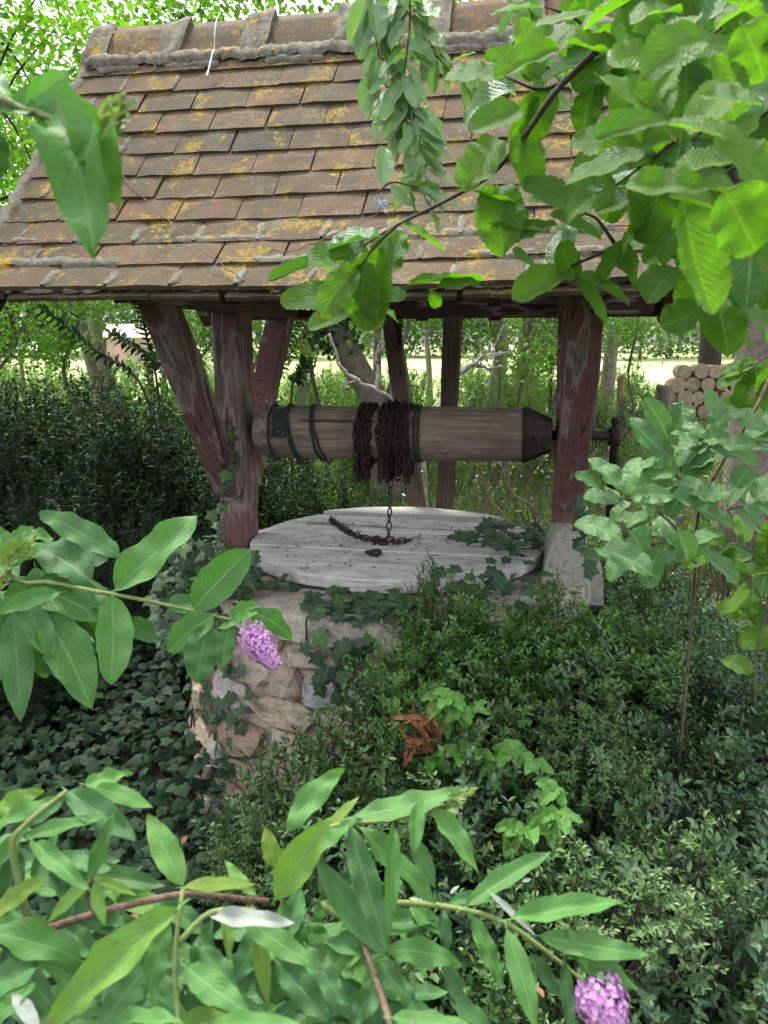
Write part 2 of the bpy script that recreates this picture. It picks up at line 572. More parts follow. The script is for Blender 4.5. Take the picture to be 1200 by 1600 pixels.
    M['horn_pale'] = leaf_mat('whitebeam_leaf_pale', (.12, .26, .08), (.22, .37, .17), (.33, .46, .26), .28, .25, 11, bs=.35, slant=.36, spec=.7)
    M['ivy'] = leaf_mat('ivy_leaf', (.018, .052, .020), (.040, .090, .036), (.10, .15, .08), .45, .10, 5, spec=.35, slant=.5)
    M['ivy_pale'] = leaf_mat('ivy_leaf_young', (.045, .125, .035), (.075, .17, .045), (.14, .22, .09), .36, .18, 5, slant=.5)
    M['bramble'] = leaf_mat('bramble_leaf', (.085, .24, .035), (.12, .31, .05), (.18, .36, .09), .42, .25, 8)
    M['ivy_shaded'] = leaf_mat('ivy_mass', (.009, .026, .011), (.022, .052, .021), None, .6, .1, spec=.15)  # ground ivy: deep shade is put into this colour, darker than the well ivy
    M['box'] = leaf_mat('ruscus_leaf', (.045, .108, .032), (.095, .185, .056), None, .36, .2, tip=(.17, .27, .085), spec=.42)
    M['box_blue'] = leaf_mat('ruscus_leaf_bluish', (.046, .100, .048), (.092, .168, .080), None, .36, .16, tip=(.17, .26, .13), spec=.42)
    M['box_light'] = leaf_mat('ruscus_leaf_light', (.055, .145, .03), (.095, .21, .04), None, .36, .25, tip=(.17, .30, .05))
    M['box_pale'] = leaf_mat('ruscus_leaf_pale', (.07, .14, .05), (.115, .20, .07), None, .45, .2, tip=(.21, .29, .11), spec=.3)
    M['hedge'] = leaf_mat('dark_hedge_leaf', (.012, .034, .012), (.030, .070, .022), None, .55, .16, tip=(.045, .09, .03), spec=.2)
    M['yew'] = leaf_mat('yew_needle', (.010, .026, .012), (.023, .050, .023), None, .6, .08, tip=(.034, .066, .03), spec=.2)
    M['crown_bright'] = leaf_mat('bright_tree_leaf', (.085, .20, .025), (.16, .30, .04), None, .45, .5)
    M['crown_mid'] = leaf_mat('tree_leaf', (.05, .12, .022), (.095, .19, .035), None, .45, .4)
    M['crown_far'] = leaf_mat('far_tree_leaf', (.06, .125, .045), (.11, .19, .06), None, .5, .35)
    M['shrub_pale'] = leaf_mat('pale_shrub_leaf', (.09, .17, .045), (.16, .26, .07), None, .5, .35)
    M['shrub_blue'] = leaf_mat('bluish_shrub_leaf', (.045, .085, .05), (.075, .13, .07), None, .5, .2)
    M['grass'] = leaf_mat('grass_blade', (.10, .19, .04), (.20, .29, .08), None, .5, .35)
    t = NT('flower_purple')
    c = t.ramp(t.rand(), [(0, (.46, .18, .46)), (.6, (.62, .34, .62)), (1, (.74, .52, .74))])
    M['flower'] = t.done(t.n('MixShader', {0: .3, 1: t.pbr(c, .6), 2: t.n('BsdfTranslucent', {'Color': c}).outputs[0]}).outputs[0])
    M['flower_core'] = simple_mat('flower_core', (.20, .05, .24), (.36, .13, .40), 200, .8)
    M['bud'] = leaf_mat('flower_bud', (.20, .30, .08), (.32, .38, .14), None, .6, .3)
    M['debris'] = simple_mat('dry_debris', (.03, .02, .014), (.10, .06, .04), 50, .9)
    M['rust_frond'] = simple_mat('rust_brown_husk', (.17, .065, .03), (.36, .16, .08), 45, .75, .6, .01)

    # ground: dark litter under the well, lawn beyond, pale dry field far out
    t = NT('ground')
    p = t.pos()
    xyz = t.n('SeparateXYZ', {0: p})
    f = t.noise(p, 9, 6, .7)
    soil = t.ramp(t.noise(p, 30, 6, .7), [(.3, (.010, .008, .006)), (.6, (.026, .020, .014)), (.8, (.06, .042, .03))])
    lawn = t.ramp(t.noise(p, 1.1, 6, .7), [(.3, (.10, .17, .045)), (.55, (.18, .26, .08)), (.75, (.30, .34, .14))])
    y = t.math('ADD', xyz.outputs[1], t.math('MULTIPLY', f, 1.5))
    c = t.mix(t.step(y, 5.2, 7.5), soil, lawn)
    straw = t.ramp(t.noise(p, .12, 5, .6), [(.3, (.20, .25, .10)), (.7, (.33, .35, .18))])
    c = t.mix(t.step(t.math('ADD', xyz.outputs[1], t.math('MULTIPLY', t.noise(p, .05, 4), 14)), 40, 50), c, straw)
    M['ground'] = t.done(t.pbr(c, .95, t.bump(f, .8, .04), .1))


make_mats()

# ------------------------------------------------------------------ ground and sky setting
def gh(x, y):
    far = max(0.0, y - 50) * 0.016
    far = min(far, 3.2)
    return far + 0.05 * noise.noise((x * .5, y * .5, 0)) * (1 if y < 30 else .4) + 0.012 * noise.noise((x * 3, y * 3, 4))


def ground():
    ys = [-40, -20, -10, -6, -4] + [-3 + .25 * i for i in range(60)] + [12 + i for i in range(20)] + [34, 37, 40, 44, 48, 53, 60, 70, 85, 100, 130, 170, 230, 320, 500, 900]
    xs = [-900, -500, -300, -200, -140, -100, -70, -50, -40, -32, -26, -22] + [-20 + i for i in range(15)] + [-5 + .25 * i for i in range(41)] + [6 + i for i in range(15)] + [22, 26, 32, 40, 50, 70, 100, 140, 200, 300, 500, 900]
    vs = [(x, y, gh(x, y)) for y in ys for x in xs]
    n = len(xs)
    fs = [(j * n + i, j * n + i + 1, (j + 1) * n + i + 1, (j + 1) * n + i) for j in range(len(ys) - 1) for i in range(n - 1)]
    me = bpy.data.meshes.new('ground')
    me.from_pydata(vs, [], fs)
    me.polygons.foreach_set('use_smooth', [True] * len(fs))
    o = add_mesh('ground', me, None, M['ground'])
    tag(o, 'dark leaf litter, green lawn and pale dry field around the well', 'ground', kind='structure')


ground()

# ------------------------------------------------------------------ the well: wall, coping, lid
ZC = 0.925          # top of the coping


def blob_mesh(name, seed, sub=2, rough=.42, sq=.72):
    bm = bmesh.new()
    bmesh.ops.create_icosphere(bm, subdivisions=sub, radius=1)
    for v in bm.verts:
        c = v.co.copy()
        m = max(abs(c.x), abs(c.y), abs(c.z))
        c = c.lerp(c / m, sq)          # towards a block
        v.co = c * (1 + rough * noise.noise(c * 1.1 + Vector((seed * 7.1, seed * 3.3, seed))) + .12 * noise.noise(c * 3.3 + Vector((seed, 0, 5))))
    me = bpy.data.meshes.new(name)
    bm.to_mesh(me)
    bm.free()
    return me


def wall_r(z):
    return 0.90 - 0.115 * min(1, max(0, z / .82))


well = thing('well_wall', 'round rubble stone well wall with pale coping and ivy growing over it', 'well', W(0, 0, 0))


def build_wall():
    # mortar core
    n, m = 96, 14
    vs, fs = [], []
    for j in range(m + 1):
        z = -.1 + (.935) * j / m
        for i in range(n):
            a = 2 * math.pi * i / n
            r = wall_r(z) - .02 + .02 * noise.noise((math.cos(a) * 4, math.sin(a) * 4, z * 5)) + .012 * noise.noise((math.cos(a) * 12, math.sin(a) * 12, z * 14))
            vs.append(W(r * math.cos(a), r * math.sin(a), z))
    for j in range(m):
        for i in range(n):
            fs.append((j * n + i, j * n + (i + 1) % n, (j + 1) * n + (i + 1) % n, (j + 1) * n + i))
    fs.append(tuple(m * n + i for i in range(n)))
    b = MB()
    b.add(vs, fs)
    b.build('mortar_core', M['wall_mortar'], well, True)
    vars_ = [blob_mesh('rubble_stone', k) for k in range(10)]
    for me in vars_:
        me.materials.append(M['stone'])
    z = .03
    while z < .80:
        hh = U_(.085, .15)
        a = math.radians(165 + U_(0, 10))
        while a < math.radians(330):
            w = U_(.10, .23) * (1.25 if hh > .12 else 1)
            r = wall_r(z + hh / 2)
            am = a + w / 2 / r
            zz = min(z + hh / 2, .80) + U_(-.015, .015)
            o = bpy.data.objects.new('stone', rnd.choice(vars_))
            col.objects.link(o)
            o.parent = well
            dep = U_(.028, .055)
            p = WX * ((r - .022 + U_(-.006, .010)) * math.cos(am)) + WY * ((r - .022) * math.sin(am)) + Vector((0, 0, zz))
            R = Matrix.Rotation(am - TH, 4, 'Z') @ Matrix.Rotation(U_(-.25, .25), 4, 'X')
            o.matrix_basis = Matrix.Translation(p) @ R @ Matrix.Diagonal((dep, w * .47, hh * .47, 1))
            a += w / r
        z += hh
    # coping slabs
    k = 9
    for i in range(k):
        a0 = 2 * math.pi * i / k + .005 + .35
        a1 = 2 * math.pi * (i + 1) / k - .005 + .35
        vs, fs = [], []
        nn = 26
        dz = U_(-.006, .006)
        for j in range(nn + 1):
            a = a0 + (a1 - a0) * j / nn
            for r, z in ((.46, .825), (.80, .825), (.826, .835), (.822, .912), (.812, ZC), (.46, ZC)):
                rr = r + (.016 * noise.noise((a * 7, z * 20, 3)) + .010 * noise.noise((a * 31, z * 40, 5)) if r > .5 else 0)
                vs.append(W(rr * math.cos(a), rr * math.sin(a), z + dz + .006 * noise.noise((a * 7, r * 9, 1)) + .004 * noise.noise((a * 33, r * 30, 2))))
        for j in range(nn):
            for q in range(6):
                fs.append((j * 6 + q, (j + 1) * 6 + q, (j + 1) * 6 + (q + 1) % 6, j * 6 + (q + 1) % 6))
        fs.append((0, 1, 2, 3, 4, 5))
        fs.append(tuple(nn * 6 + q for q in (5, 4, 3, 2, 1, 0)))
        b = MB()
        b.add(vs, fs)
        b.build('coping_slab', M['coping'], well)


build_wall()

lid = thing('round_lid', 'round weathered grey plank lid covering the well mouth', 'lid', W(0, .06, ZC))
LZ = ZC + .022


def build_lid():
    R = .625
    cuts = [-.63, -.40, -.205, .0, .205, .42, .63]
    for i in range(6):
        y0, y1 = cuts[i] + .0065, cuts[i + 1] - .0065
        if i == 5:
            y0 += .012
        top = LZ + .046 + U_(-.004, .004) + (.014 if i == 5 else 0)
        # outline clipped to the disc
        m = 14
        low, hi = [], []
        for j in range(m + 1):
            t = -1 + 2 * j / m
            for y, L in ((y0, low), (y1, hi)):
                half = math.sqrt(max(R * R - y * y, .0004))
                L.append((t * half, y + .0025 * noise.noise((t * 4, y * 9, 2))))
        # rounded plank ends: extra points between the two edges
        ends_r, ends_l = [], []
        for q in (1, 2, 3):
            y = y0 + (y1 - y0) * q / 4
            h = math.sqrt(max(R * R - y * y, .0004)) + .004 * noise.noise((y * 30, i, 0))
            ends_r.append((h, y))
            ends_l.append((-h, y))
        ring = low + ends_r + hi[::-1] + ends_l[::-1]
        n = len(ring)
        vs = [W(x, y + .06, LZ) for x, y in ring] + [W(x, y + .06, top - .004) for x, y in ring]
        cx = sum(x for x, y in ring) / n
        cy = (y0 + y1) / 2
        vs += [W(x + (-.005 if x > 0 else .005), y + (.004 if y < cy else -.004) + .06, top + .002 * noise.noise((x * 6, y * 6, i))) for x, y in ring]
        fs = []
        for a in (0, n):
            fs += [(a + k, a + (k + 1) % n, a + n + (k + 1) % n, a + n + k) for k in range(n)]
        fs.append(tuple(range(n - 1, -1, -1)))
        fs.append(tuple(2 * n + k for k in range(n)))
        b = MB()
        b.add(vs, fs)
        b.build('plank', M['lid'], lid)
    # battens under the planks hold them off the coping
    for x in (-.34, .34):
        b = MB()
        b.beam(W(x, -.40, ZC + .012), W(x, .52, ZC + .012), .09, .022, n=3, jit=.001)
        b.build('batten', M['drum_end'], lid)
    # iron pull ring and its staple
    c = onplane(583, 863, LZ + .055)
    b = MB()
    pts = [c + WX * (.028 * math.cos(a)) + WY * (.026 * math.sin(a)) + Vector((0, 0, .004 * math.sin(a * 2))) for a in np.linspace(0, 2 * math.pi, 19)]
    b.tube(pts, .008, 8, False)
    rg = b.build('pull_ring', M['iron'], lid, True)
    b = MB()
    s = onplane(590, 853, LZ + .04)
    b.tube([s + WX * -.014, s + WX * -.014 + Vector((0, 0, .03)), s + Vector((0, 0, .043)), s + WX * .014 + Vector((0, 0, .03)), s + WX * .014], .007, 7)
    b.build('staple', M['iron'], lid, True)


build_lid()

# plinth under the right post
pl = thing('post_plinth', 'tapered grey concrete plinth under the right timber post', 'plinth', W(.69, -.05, ZC))


def build_plinth():
    def frustum(c, x0, x1, y0, y1, z0, z1, dx0, dx1):
        b = MB()
        m = 5
        vs, fs = [], []
        for k in range(m + 1):
            t = k / m
            xa = x0 + dx0 * t ** 1.4
            xb = x1 - dx1 * t ** 1.4
            ya = y0 + .05 * t
            for (x, y) in ((xa, ya), (xb, ya), (xb, y1), (xa, y1)):
                vs.append(W(x + .004 * noise.noise((x * 9, z0, t * 4)), y + .004 * noise.noise((x * 9, y * 9, t * 7)), z0 + (z1 - z0) * t))
        for k in range(m):
            for q in range(4):
                fs.append((k * 4 + q, k * 4 + (q + 1) % 4, (k + 1) * 4 + (q + 1) % 4, (k + 1) * 4 + q))
        fs += [(3, 2, 1, 0), tuple(m * 4 + q for q in range(4))]
        b.add(vs, fs)
        return b
    frustum(None, .615, .80, -.24, .10, ZC - .05, ZC + .195, .055, .015).build('plinth_block', M['concrete'], pl)
    frustum(None, .79, .87, -.12, .10, ZC - .12, ZC + .02, .0, .012).build('plinth_step', M['concrete'], pl)


build_plinth()

# ------------------------------------------------------------------ timber shelter with tiled roof
sh = thing('well_shelter', 'timber well shelter with mossy plain clay tile roof on old red posts', 'shelter', W(0, 0, 0))
XL, XR = -1.20, 1.20
PROF = smooth_path([Vector((0, 0, 2.985)), Vector((0, -.30, 2.635)), Vector((0, -.60, 2.295)), Vector((0, -.80, 2.095)), Vector((0, -.955, 1.972))], 12)
_cum = [0.0]
for _i in range(1, len(PROF)):
    _cum.append(_cum[-1] + (PROF[_i] - PROF[_i - 1]).length)
SL = _cum[-1]


def prof(s):
    if s <= 0:
        d = (PROF[1] - PROF[0]).normalized()
        return PROF[0] + d * s, d
    for i in range(1, len(PROF)):
        if s <= _cum[i]:
            d = (PROF[i] - PROF[i - 1])
            return PROF[i - 1] + d * ((s - _cum[i - 1]) / (_cum[i] - _cum[i - 1])), d.normalized()
    d = (PROF[-1] - PROF[-2]).normalized()
    return PROF[-1] + d * (s - SL), d


def roof_pt(x, s, off, back=1):
    p, d = prof(s)
    nz = Vector((0, d.z, -d.y))          # outward normal in the section
    if nz.z < 0:
        nz = -nz
    q = p + nz * off
    wob = .007 * noise.noise((x * 1.3, s * 2.0, 7)) + .012 * (x / 1.2) ** 2 - .012
    return W(x, q.y * back, q.z + wob)


TW, TT = .205, .0145


def tile_mesh(seed, w=TW, ln=.25):
    rr = random.Random(seed)
    nx, ny = 4, 3
    top, bot = [], []
    camber = rr.uniform(.0005, .003)
    chip = rr.random() < .2
    cx = rr.choice((0, nx))
    for j in range(ny + 1):
        for i in range(nx + 1):
            u, v = i / nx - .5, j / ny
            y = v * ln
            if j == 0:
                y += rr.uniform(-.002, .002)
                if chip and i == cx:
                    y += rr.uniform(.004, .012)
            x = u * (w - .004) + (rr.uniform(-.0015, .0015))
            z = camber * (1 - 4 * u * u) + rr.uniform(-.0012, .0012) - .003 * abs(v - .5)
            if j == 0:
                z -= .002
            top.append((x, y, z))
            bot.append((x * .99, y + (.002 if j == 0 else 0), z - TT))
    n1 = (nx + 1) * (ny + 1)
    fs = []
    g = lambda i, j: j * (nx + 1) + i
    for j in range(ny):
        for i in range(nx):
            fs.append((g(i, j), g(i + 1, j), g(i + 1, j + 1), g(i, j + 1)))
            fs.append(tuple(n1 + k for k in (g(i, j), g(i, j + 1), g(i + 1, j + 1), g(i + 1, j))))
    for i in range(nx):
        fs.append((n1 + g(i, 0), n1 + g(i + 1, 0), g(i + 1, 0), g(i, 0)))
        fs.append((g(i, ny), g(i + 1, ny), n1 + g(i + 1, ny), n1 + g(i, ny)))
    for j in range(ny):
        fs.append((g(0, j), g(0, j + 1), n1 + g(0, j + 1), n1 + g(0, j)))
        fs.append((n1 + g(nx, j), n1 + g(nx, j + 1), g(nx, j + 1), g(nx, j)))
    return top + bot, fs


def smear(b, pts, w, h, across, out):
    """flat irregular cement smear along pts"""
    vs, fs = [], []
    pts = [Vector(p) for p in pts]
    m = len(pts)
    for i, p in enumerate(pts):
        e = .35 if i in (0, m - 1) else 1
        wl_, wr_ = w * U_(.6, 1.4) * e, w * U_(.6, 1.4) * e
        hh = h * U_(.5, 1.3) * e
        for u, v in ((-wl_, -.006), (-wl_ * .7, hh * .7), (U_(-.3, .3) * w, hh), (wr_ * .7, hh * .7), (wr_, -.006)):
            vs.append(p + across * u + out * v)
    for i in range(m - 1):
        for k in range(4):
            fs.append((i * 5 + k, (i + 1) * 5 + k, (i + 1) * 5 + k + 1, i * 5 + k + 1))
    b.add(vs, fs)


ROOF_UP = (WY * .72 + Vector((0, 0, .69)))
ROOF_OUT = (WY * -.69 + Vector((0, 0, .72)))


def build_roof():
    N = 12
    g = (SL + .01) / N
    TM = []
    for k in range(12):
        v, f = tile_mesh(k)
        me = bpy.data.meshes.new('tile')
        me.from_pydata(v, [], f)
        me.materials.append(M['tile'])
        TM.append(me)
    HM = []
    for k in range(4):
        v, f = tile_mesh(50 + k, TW * .5)
        me = bpy.data.meshes.new('half_tile')
        me.from_pydata(v, [], f)
        me.materials.append(M['tile'])
        HM.append(me)
    mort = MB()
    loc = wloc(sh)
    bk = MB()

    def place(me, x, s_low, lift, back, yaw):
        a = roof_pt(x, s_low, lift, back)
        b = roof_pt(x, s_low - .24, .004, back)
        yv = (b - a).normalized()
        xv = WX.copy() * (1 if back == 1 else -1)
        xv = (xv + yv * yaw).normalized()
        zv = xv.cross(yv).normalized()
        xv = yv.cross(zv)
        return Matrix(((xv.x, yv.x, zv.x, a.x), (xv.y, yv.y, zv.y, a.y), (xv.z, yv.z, zv.z, a.z), (0, 0, 0, 1)))

    for k in range(1, N):
        s_low = (k + 1) * g
        stag = .5 if k % 2 else 0.0
        nt = int(round((XR - XL) / TW))
        x = XL + TW * .5 - (TW * .5 if stag else 0)
        i = 0
        while x < XR + TW * .26:
            half = x - TW * .5 < XL - .01 or x + TW * .5 > XR + .03
            me = rnd.choice(HM if half else TM)
            xx = x
            if x - TW * .5 < XL - .01:
                xx = x + TW * .25
            elif half:
                xx = x - TW * .25
            yaw = U_(-.010, .010)
            m = place(me, xx + U_(-.003, .003), s_low + U_(-.003, .003), TT * 2 + U_(-.001, .003), 1, yaw)
            o = bpy.data.objects.new('tile', me)
            col.objects.link(o)
            o.parent = sh
            o.matrix_basis = Matrix.Translation(-loc) @ m
            # old cement smeared into joints near the verge and along the lowest courses
            if (i == 0) or (k >= N - 3 and rnd.random() < .75) or (i == 1 and rnd.random() < .4):
                xj = xx + (TW * .25 if half else TW * .5)
                pts = [roof_pt(xj + U_(-.004, .004), s_low - .005 - (g - .01) * q, TT * (2.0 - .9 * q) - .001 + U_(0, .003)) for q in (0, .25, .5, .75, 1)]
                smear(mort, pts, U_(.008, .02), .004, WX, ROOF_OUT)
            x += TW
            i += 1
    # top course tucked under the ridge, back slope
    for back, ks in ((-1, range(1, N)),):
        for k in ks:
            x = XL + TW * (.5 if k % 2 else .75)
            while x < XR:
                v, f = tile_mesh(rnd.randrange(999))
                m = place(None, x, (k + 1) * g, TT * 2, back, U_(-.01, .01))
                if back == 1:
                    b = MB()
                    b.add([m @ Vector(p) for p in v], f)
                    b.build('tile', M['tile'], sh)
                else:
                    bk.add([m @ Vector(p) for p in v], f)
                x += TW
    o = bk.build('back_slope_tiling', M['tile'], sh)
    o['kind'] = 'stuff'
    # eave: undercloak tiles and bedding
    x = XL + TW * .3
    while x < XR + .02:
        v, f = tile_mesh(rnd.randrange(999), TW * U_(.95, 1.3))
        m = place(None, x, SL + .018 + U_(-.004, .006), .001, 1, U_(-.01, .01))
        m = Matrix.Translation(-m.col[2].xyz * .004) @ m
        b = MB()
        b.add([m @ Vector(p) for p in v], f)
        b.build('eave_tile', M['tile'], sh)
        x += TW * 1.12
    for (ss, off, r0, r1) in ((SL + .004, .012, .008, .013), (SL - g + .006, TT * 1.6, .007, .016), (SL - 2 * g + .004, TT * 1.6, .004, .012)):
        x = XL
        while x < XR - .1:
            ln = U_(.25, .6) if ss < SL else .5
            nq = int(ln / .02)
            pts = [roof_pt(min(x + ln * q / nq, XR), ss - .012 + U_(-.004, .004), off + U_(-.002, .002)) for q in range(nq + 1)]
            smear(mort, pts, U_(.012, .028), r1 * .55, ROOF_UP, ROOF_OUT)
            x += ln * (1.0 if ss > SL else U_(1.1, 2.0))
    for xv in (XL - .005, XR + .005):
        pts = [roof_pt(xv + U_(-.006, .006), .05 + (SL - .06) * q / 40, .014 + U_(-.004, .005)) for q in range(41)]
        smear(mort, pts, .03, .016, WX, ROOF_OUT)
    # ridge bedding band
    for back in (1, -1):
        for (s0, rr) in ((.155, (.018, .03)), (.20, (.008, .02))):
            ru, ro = (ROOF_UP, ROOF_OUT) if back == 1 else (WY * -.72 + Vector((0, 0, .69)), WY * .69 + Vector((0, 0, .72)))
            for seg in range(1 if s0 < .18 else 7):
                xa, xb = (XL, XR) if s0 < .18 else (XL + seg * .34 + U_(0, .1), XL + seg * .34 + U_(.2, .34))
                nq = max(6, int((xb - xa) / .016))
                pts = [roof_pt(xa + (xb - xa) * q / nq, s0 + .016 * noise.noise((q * .13, s0 * 40, back)) + U_(-.004, .004), .036 - (.006 if s0 > .18 else 0), back) for q in range(nq + 1)]
                smear(mort, pts, .036 if s0 < .18 else .02, .014 if s0 < .18 else .006, ru, ro)
    o = mort.build('cement_bedding', M['mortar'], sh, True)
    # ridge tiles with cement collars
    n = 7
    Lr = (XR - XL) / n

    def arch(b, x0, x1, hw, zt, zb, ends=True, lump=0.0, m=12, seg=5):
        vs, fs = [], []
        th = .022
        for j in range(seg + 1):
            x = x0 + (x1 - x0) * j / seg
            for inner in (0, 1):
                for i in range(m + 1):
                    a = math.pi * i / m
                    y = -(hw - inner * th) * math.cos(a)
                    z = zb + (zt - zb - inner * th) * (1 - abs(math.cos(a)) ** 1.25)
                    l = 0 if inner else lump * noise.noise((x * 22, y * 20, z * 20))
                    vs.append(W(x + l * .6, y * (1 + l * 4), z + l))
        k = 2 * (m + 1)
        for j in range(seg):
            for i in range(m):
                a, c = j * k + i, (j + 1) * k + i
                fs.append((a, c, c + 1, a + 1))
                a += m + 1; c += m + 1
                fs.append((a, a + 1, c + 1, c))
            fs.append((j * k, j * k + m + 1, (j + 1) * k + m + 1, (j + 1) * k))
            fs.append((j * k + m, (j + 1) * k + m, (j + 1) * k + 2 * m + 1, j * k + 2 * m + 1))
        for j in (0, seg):
            for i in range(m):
                a = j * k + i
                fs.append((a, a + 1, a + m + 2, a + m + 1))
        b.add(vs, fs)
    for i in range(n):
        b = MB()
        dz = U_(-.005, .005)
        arch(b, XL + i * Lr + .01, XL + (i + 1) * Lr - .01, .135, 3.045 + dz, 2.855 + dz)
        b.build('ridge_tile', M['tile'], sh, True)
    for i in range(n + 1):
        b = MB()
        c = XL + i * Lr
        w = U_(.034, .056)
        if i == 0:
            c += .03
        if i == n:
            c -= .03
        arch(b, c - w, c + w, .150, 3.064 + U_(-.003, .006), 2.85, lump=.022, seg=12, m=20)
        b.build('ridge_collar', M['mortar'], sh, True)
    # boarding under the tiles
    for back, nm in ((1, 'front_boarding'), (-1, 'back_boarding')):
        vs, fs = [], []
        ss = [SL * q / 10 for q in range(11)]
        for s in ss:
            for x in (XL + .02, XR - .02):
                vs.append(roof_pt(x, s, -.006, back))
                vs.append(roof_pt(x, s, -.026, back))
        for q in range(10):
            a = q * 4
            fs += [(a, a + 2, a + 6, a + 4), (a + 1, a + 5, a + 7, a + 3), (a, a + 4, a + 5, a + 1), (a + 2, a + 3, a + 7, a + 6)]
        fs += [(0, 1, 3, 2), (40, 42, 43, 41)]
        b = MB()
        b.add(vs, fs)
        b.build(nm, M['beam_dark'], sh)
    # rafters, their feet showing under the eave; barge rafters at the verges
    for x in (-1.165, -.72, -.36, .0, .36, .72, 1.165):
        barge = abs(x) > 1.1
        for back in (1, -1):
            b = MB()
            pts = [roof_pt(x, s, -.066 if not barge else -.064, back) for s in (.04, SL * .5, SL - (.045 if barge else .09))]
            for p0, p1 in zip(pts, pts[1:]):
                b.beam(p0, p1, .06, .075 if not barge else .085, n=3)
            b.build('rafter', M['beam_dark'], sh)


build_roof()


def build_frame():
    zt = 1.945                       # underside of the tie beams
    for sx in (-1, 1):
        x = -.69 if sx < 0 else .715
        b = MB()
        b.beam(W(x, -.80, zt + .06), W(x, .84, zt + .06), .12, .12)
        b.build('tie_beam', M['beam_tie'], sh)
        z0 = ZC if sx < 0 else ZC + .19
        b = MB()
        b.beam(W(x, 0, z0), W(x + (.012 if sx > 0 else 0), 0, zt + .004), .118 if sx > 0 else .125, .15 if sx < 0 else .125, up=WY, n=14, jit=.006)
        b.build('post', M['post_worn'] if sx < 0 else M['post'], sh)
        for sy in (-1, 1):
            b = MB()
            b.beam(W(x, sy * .09, 1.22), W(x, sy * .66, zt + .03), .105, .105, up=WX, n=9, jit=.005)
            b.build('brace', M['brace'], sh)
        # king post and collar up to the ridge
        b = MB()
        b.beam(W(x, 0, zt + .118), W(x, 0, 2.90), .09, .09, up=WY)
        b.build('king_post', M['beam_tie'], sh)
    for y, nm in ((.80, 'wall_plate'), (-.56, 'wall_plate')):
        b = MB()
        b.beam(W(-1.02 if y < 0 else -.80, y, zt + .125 + .055), W(1.10, y, zt + .125 + .055), .11, .115, n=12)
        b.build(nm, M['beam_dark'], sh)
    b = MB()
    b.beam(W(-.85, .80, zt + .055), W(1.10, .80, zt + .065), .10, .098, n=12)
    b.build('rear_rail', M['beam_dark'], sh)
    # two raw struts from the rear of the well up to the rear rail
    for (bx, by, tx, ty, w) in ((668, 812, 611, 470, .082), (697, 812, 714, 462, .088)):
        f = onplane(bx, by, ZC - .03)
        f = f + WY * (W(0, .78, 0) - f).dot(WY)
        d = 3.93
        t = at(tx, ty, d)
        t = t + WY * (W(0, .80, 0) - t).dot(WY)
        f.z = .72
        b = MB()
        b.beam(f + (f - t) * .0, t, w, .075, up=WY, n=10, jit=.005)
        b.build('strut', M['strut'], sh)


build_frame()

# ------------------------------------------------------------------ windlass
AX0, AX1 = W(-.545, 0, 1.452), W(.53, 0, 1.462)
AXD = (AX1 - AX0).normalized()
AXN = WY
wl = thing('windlass', 'horizontal weathered log windlass drum with iron axle and crank', 'windlass', W(0, 0, 1.35))


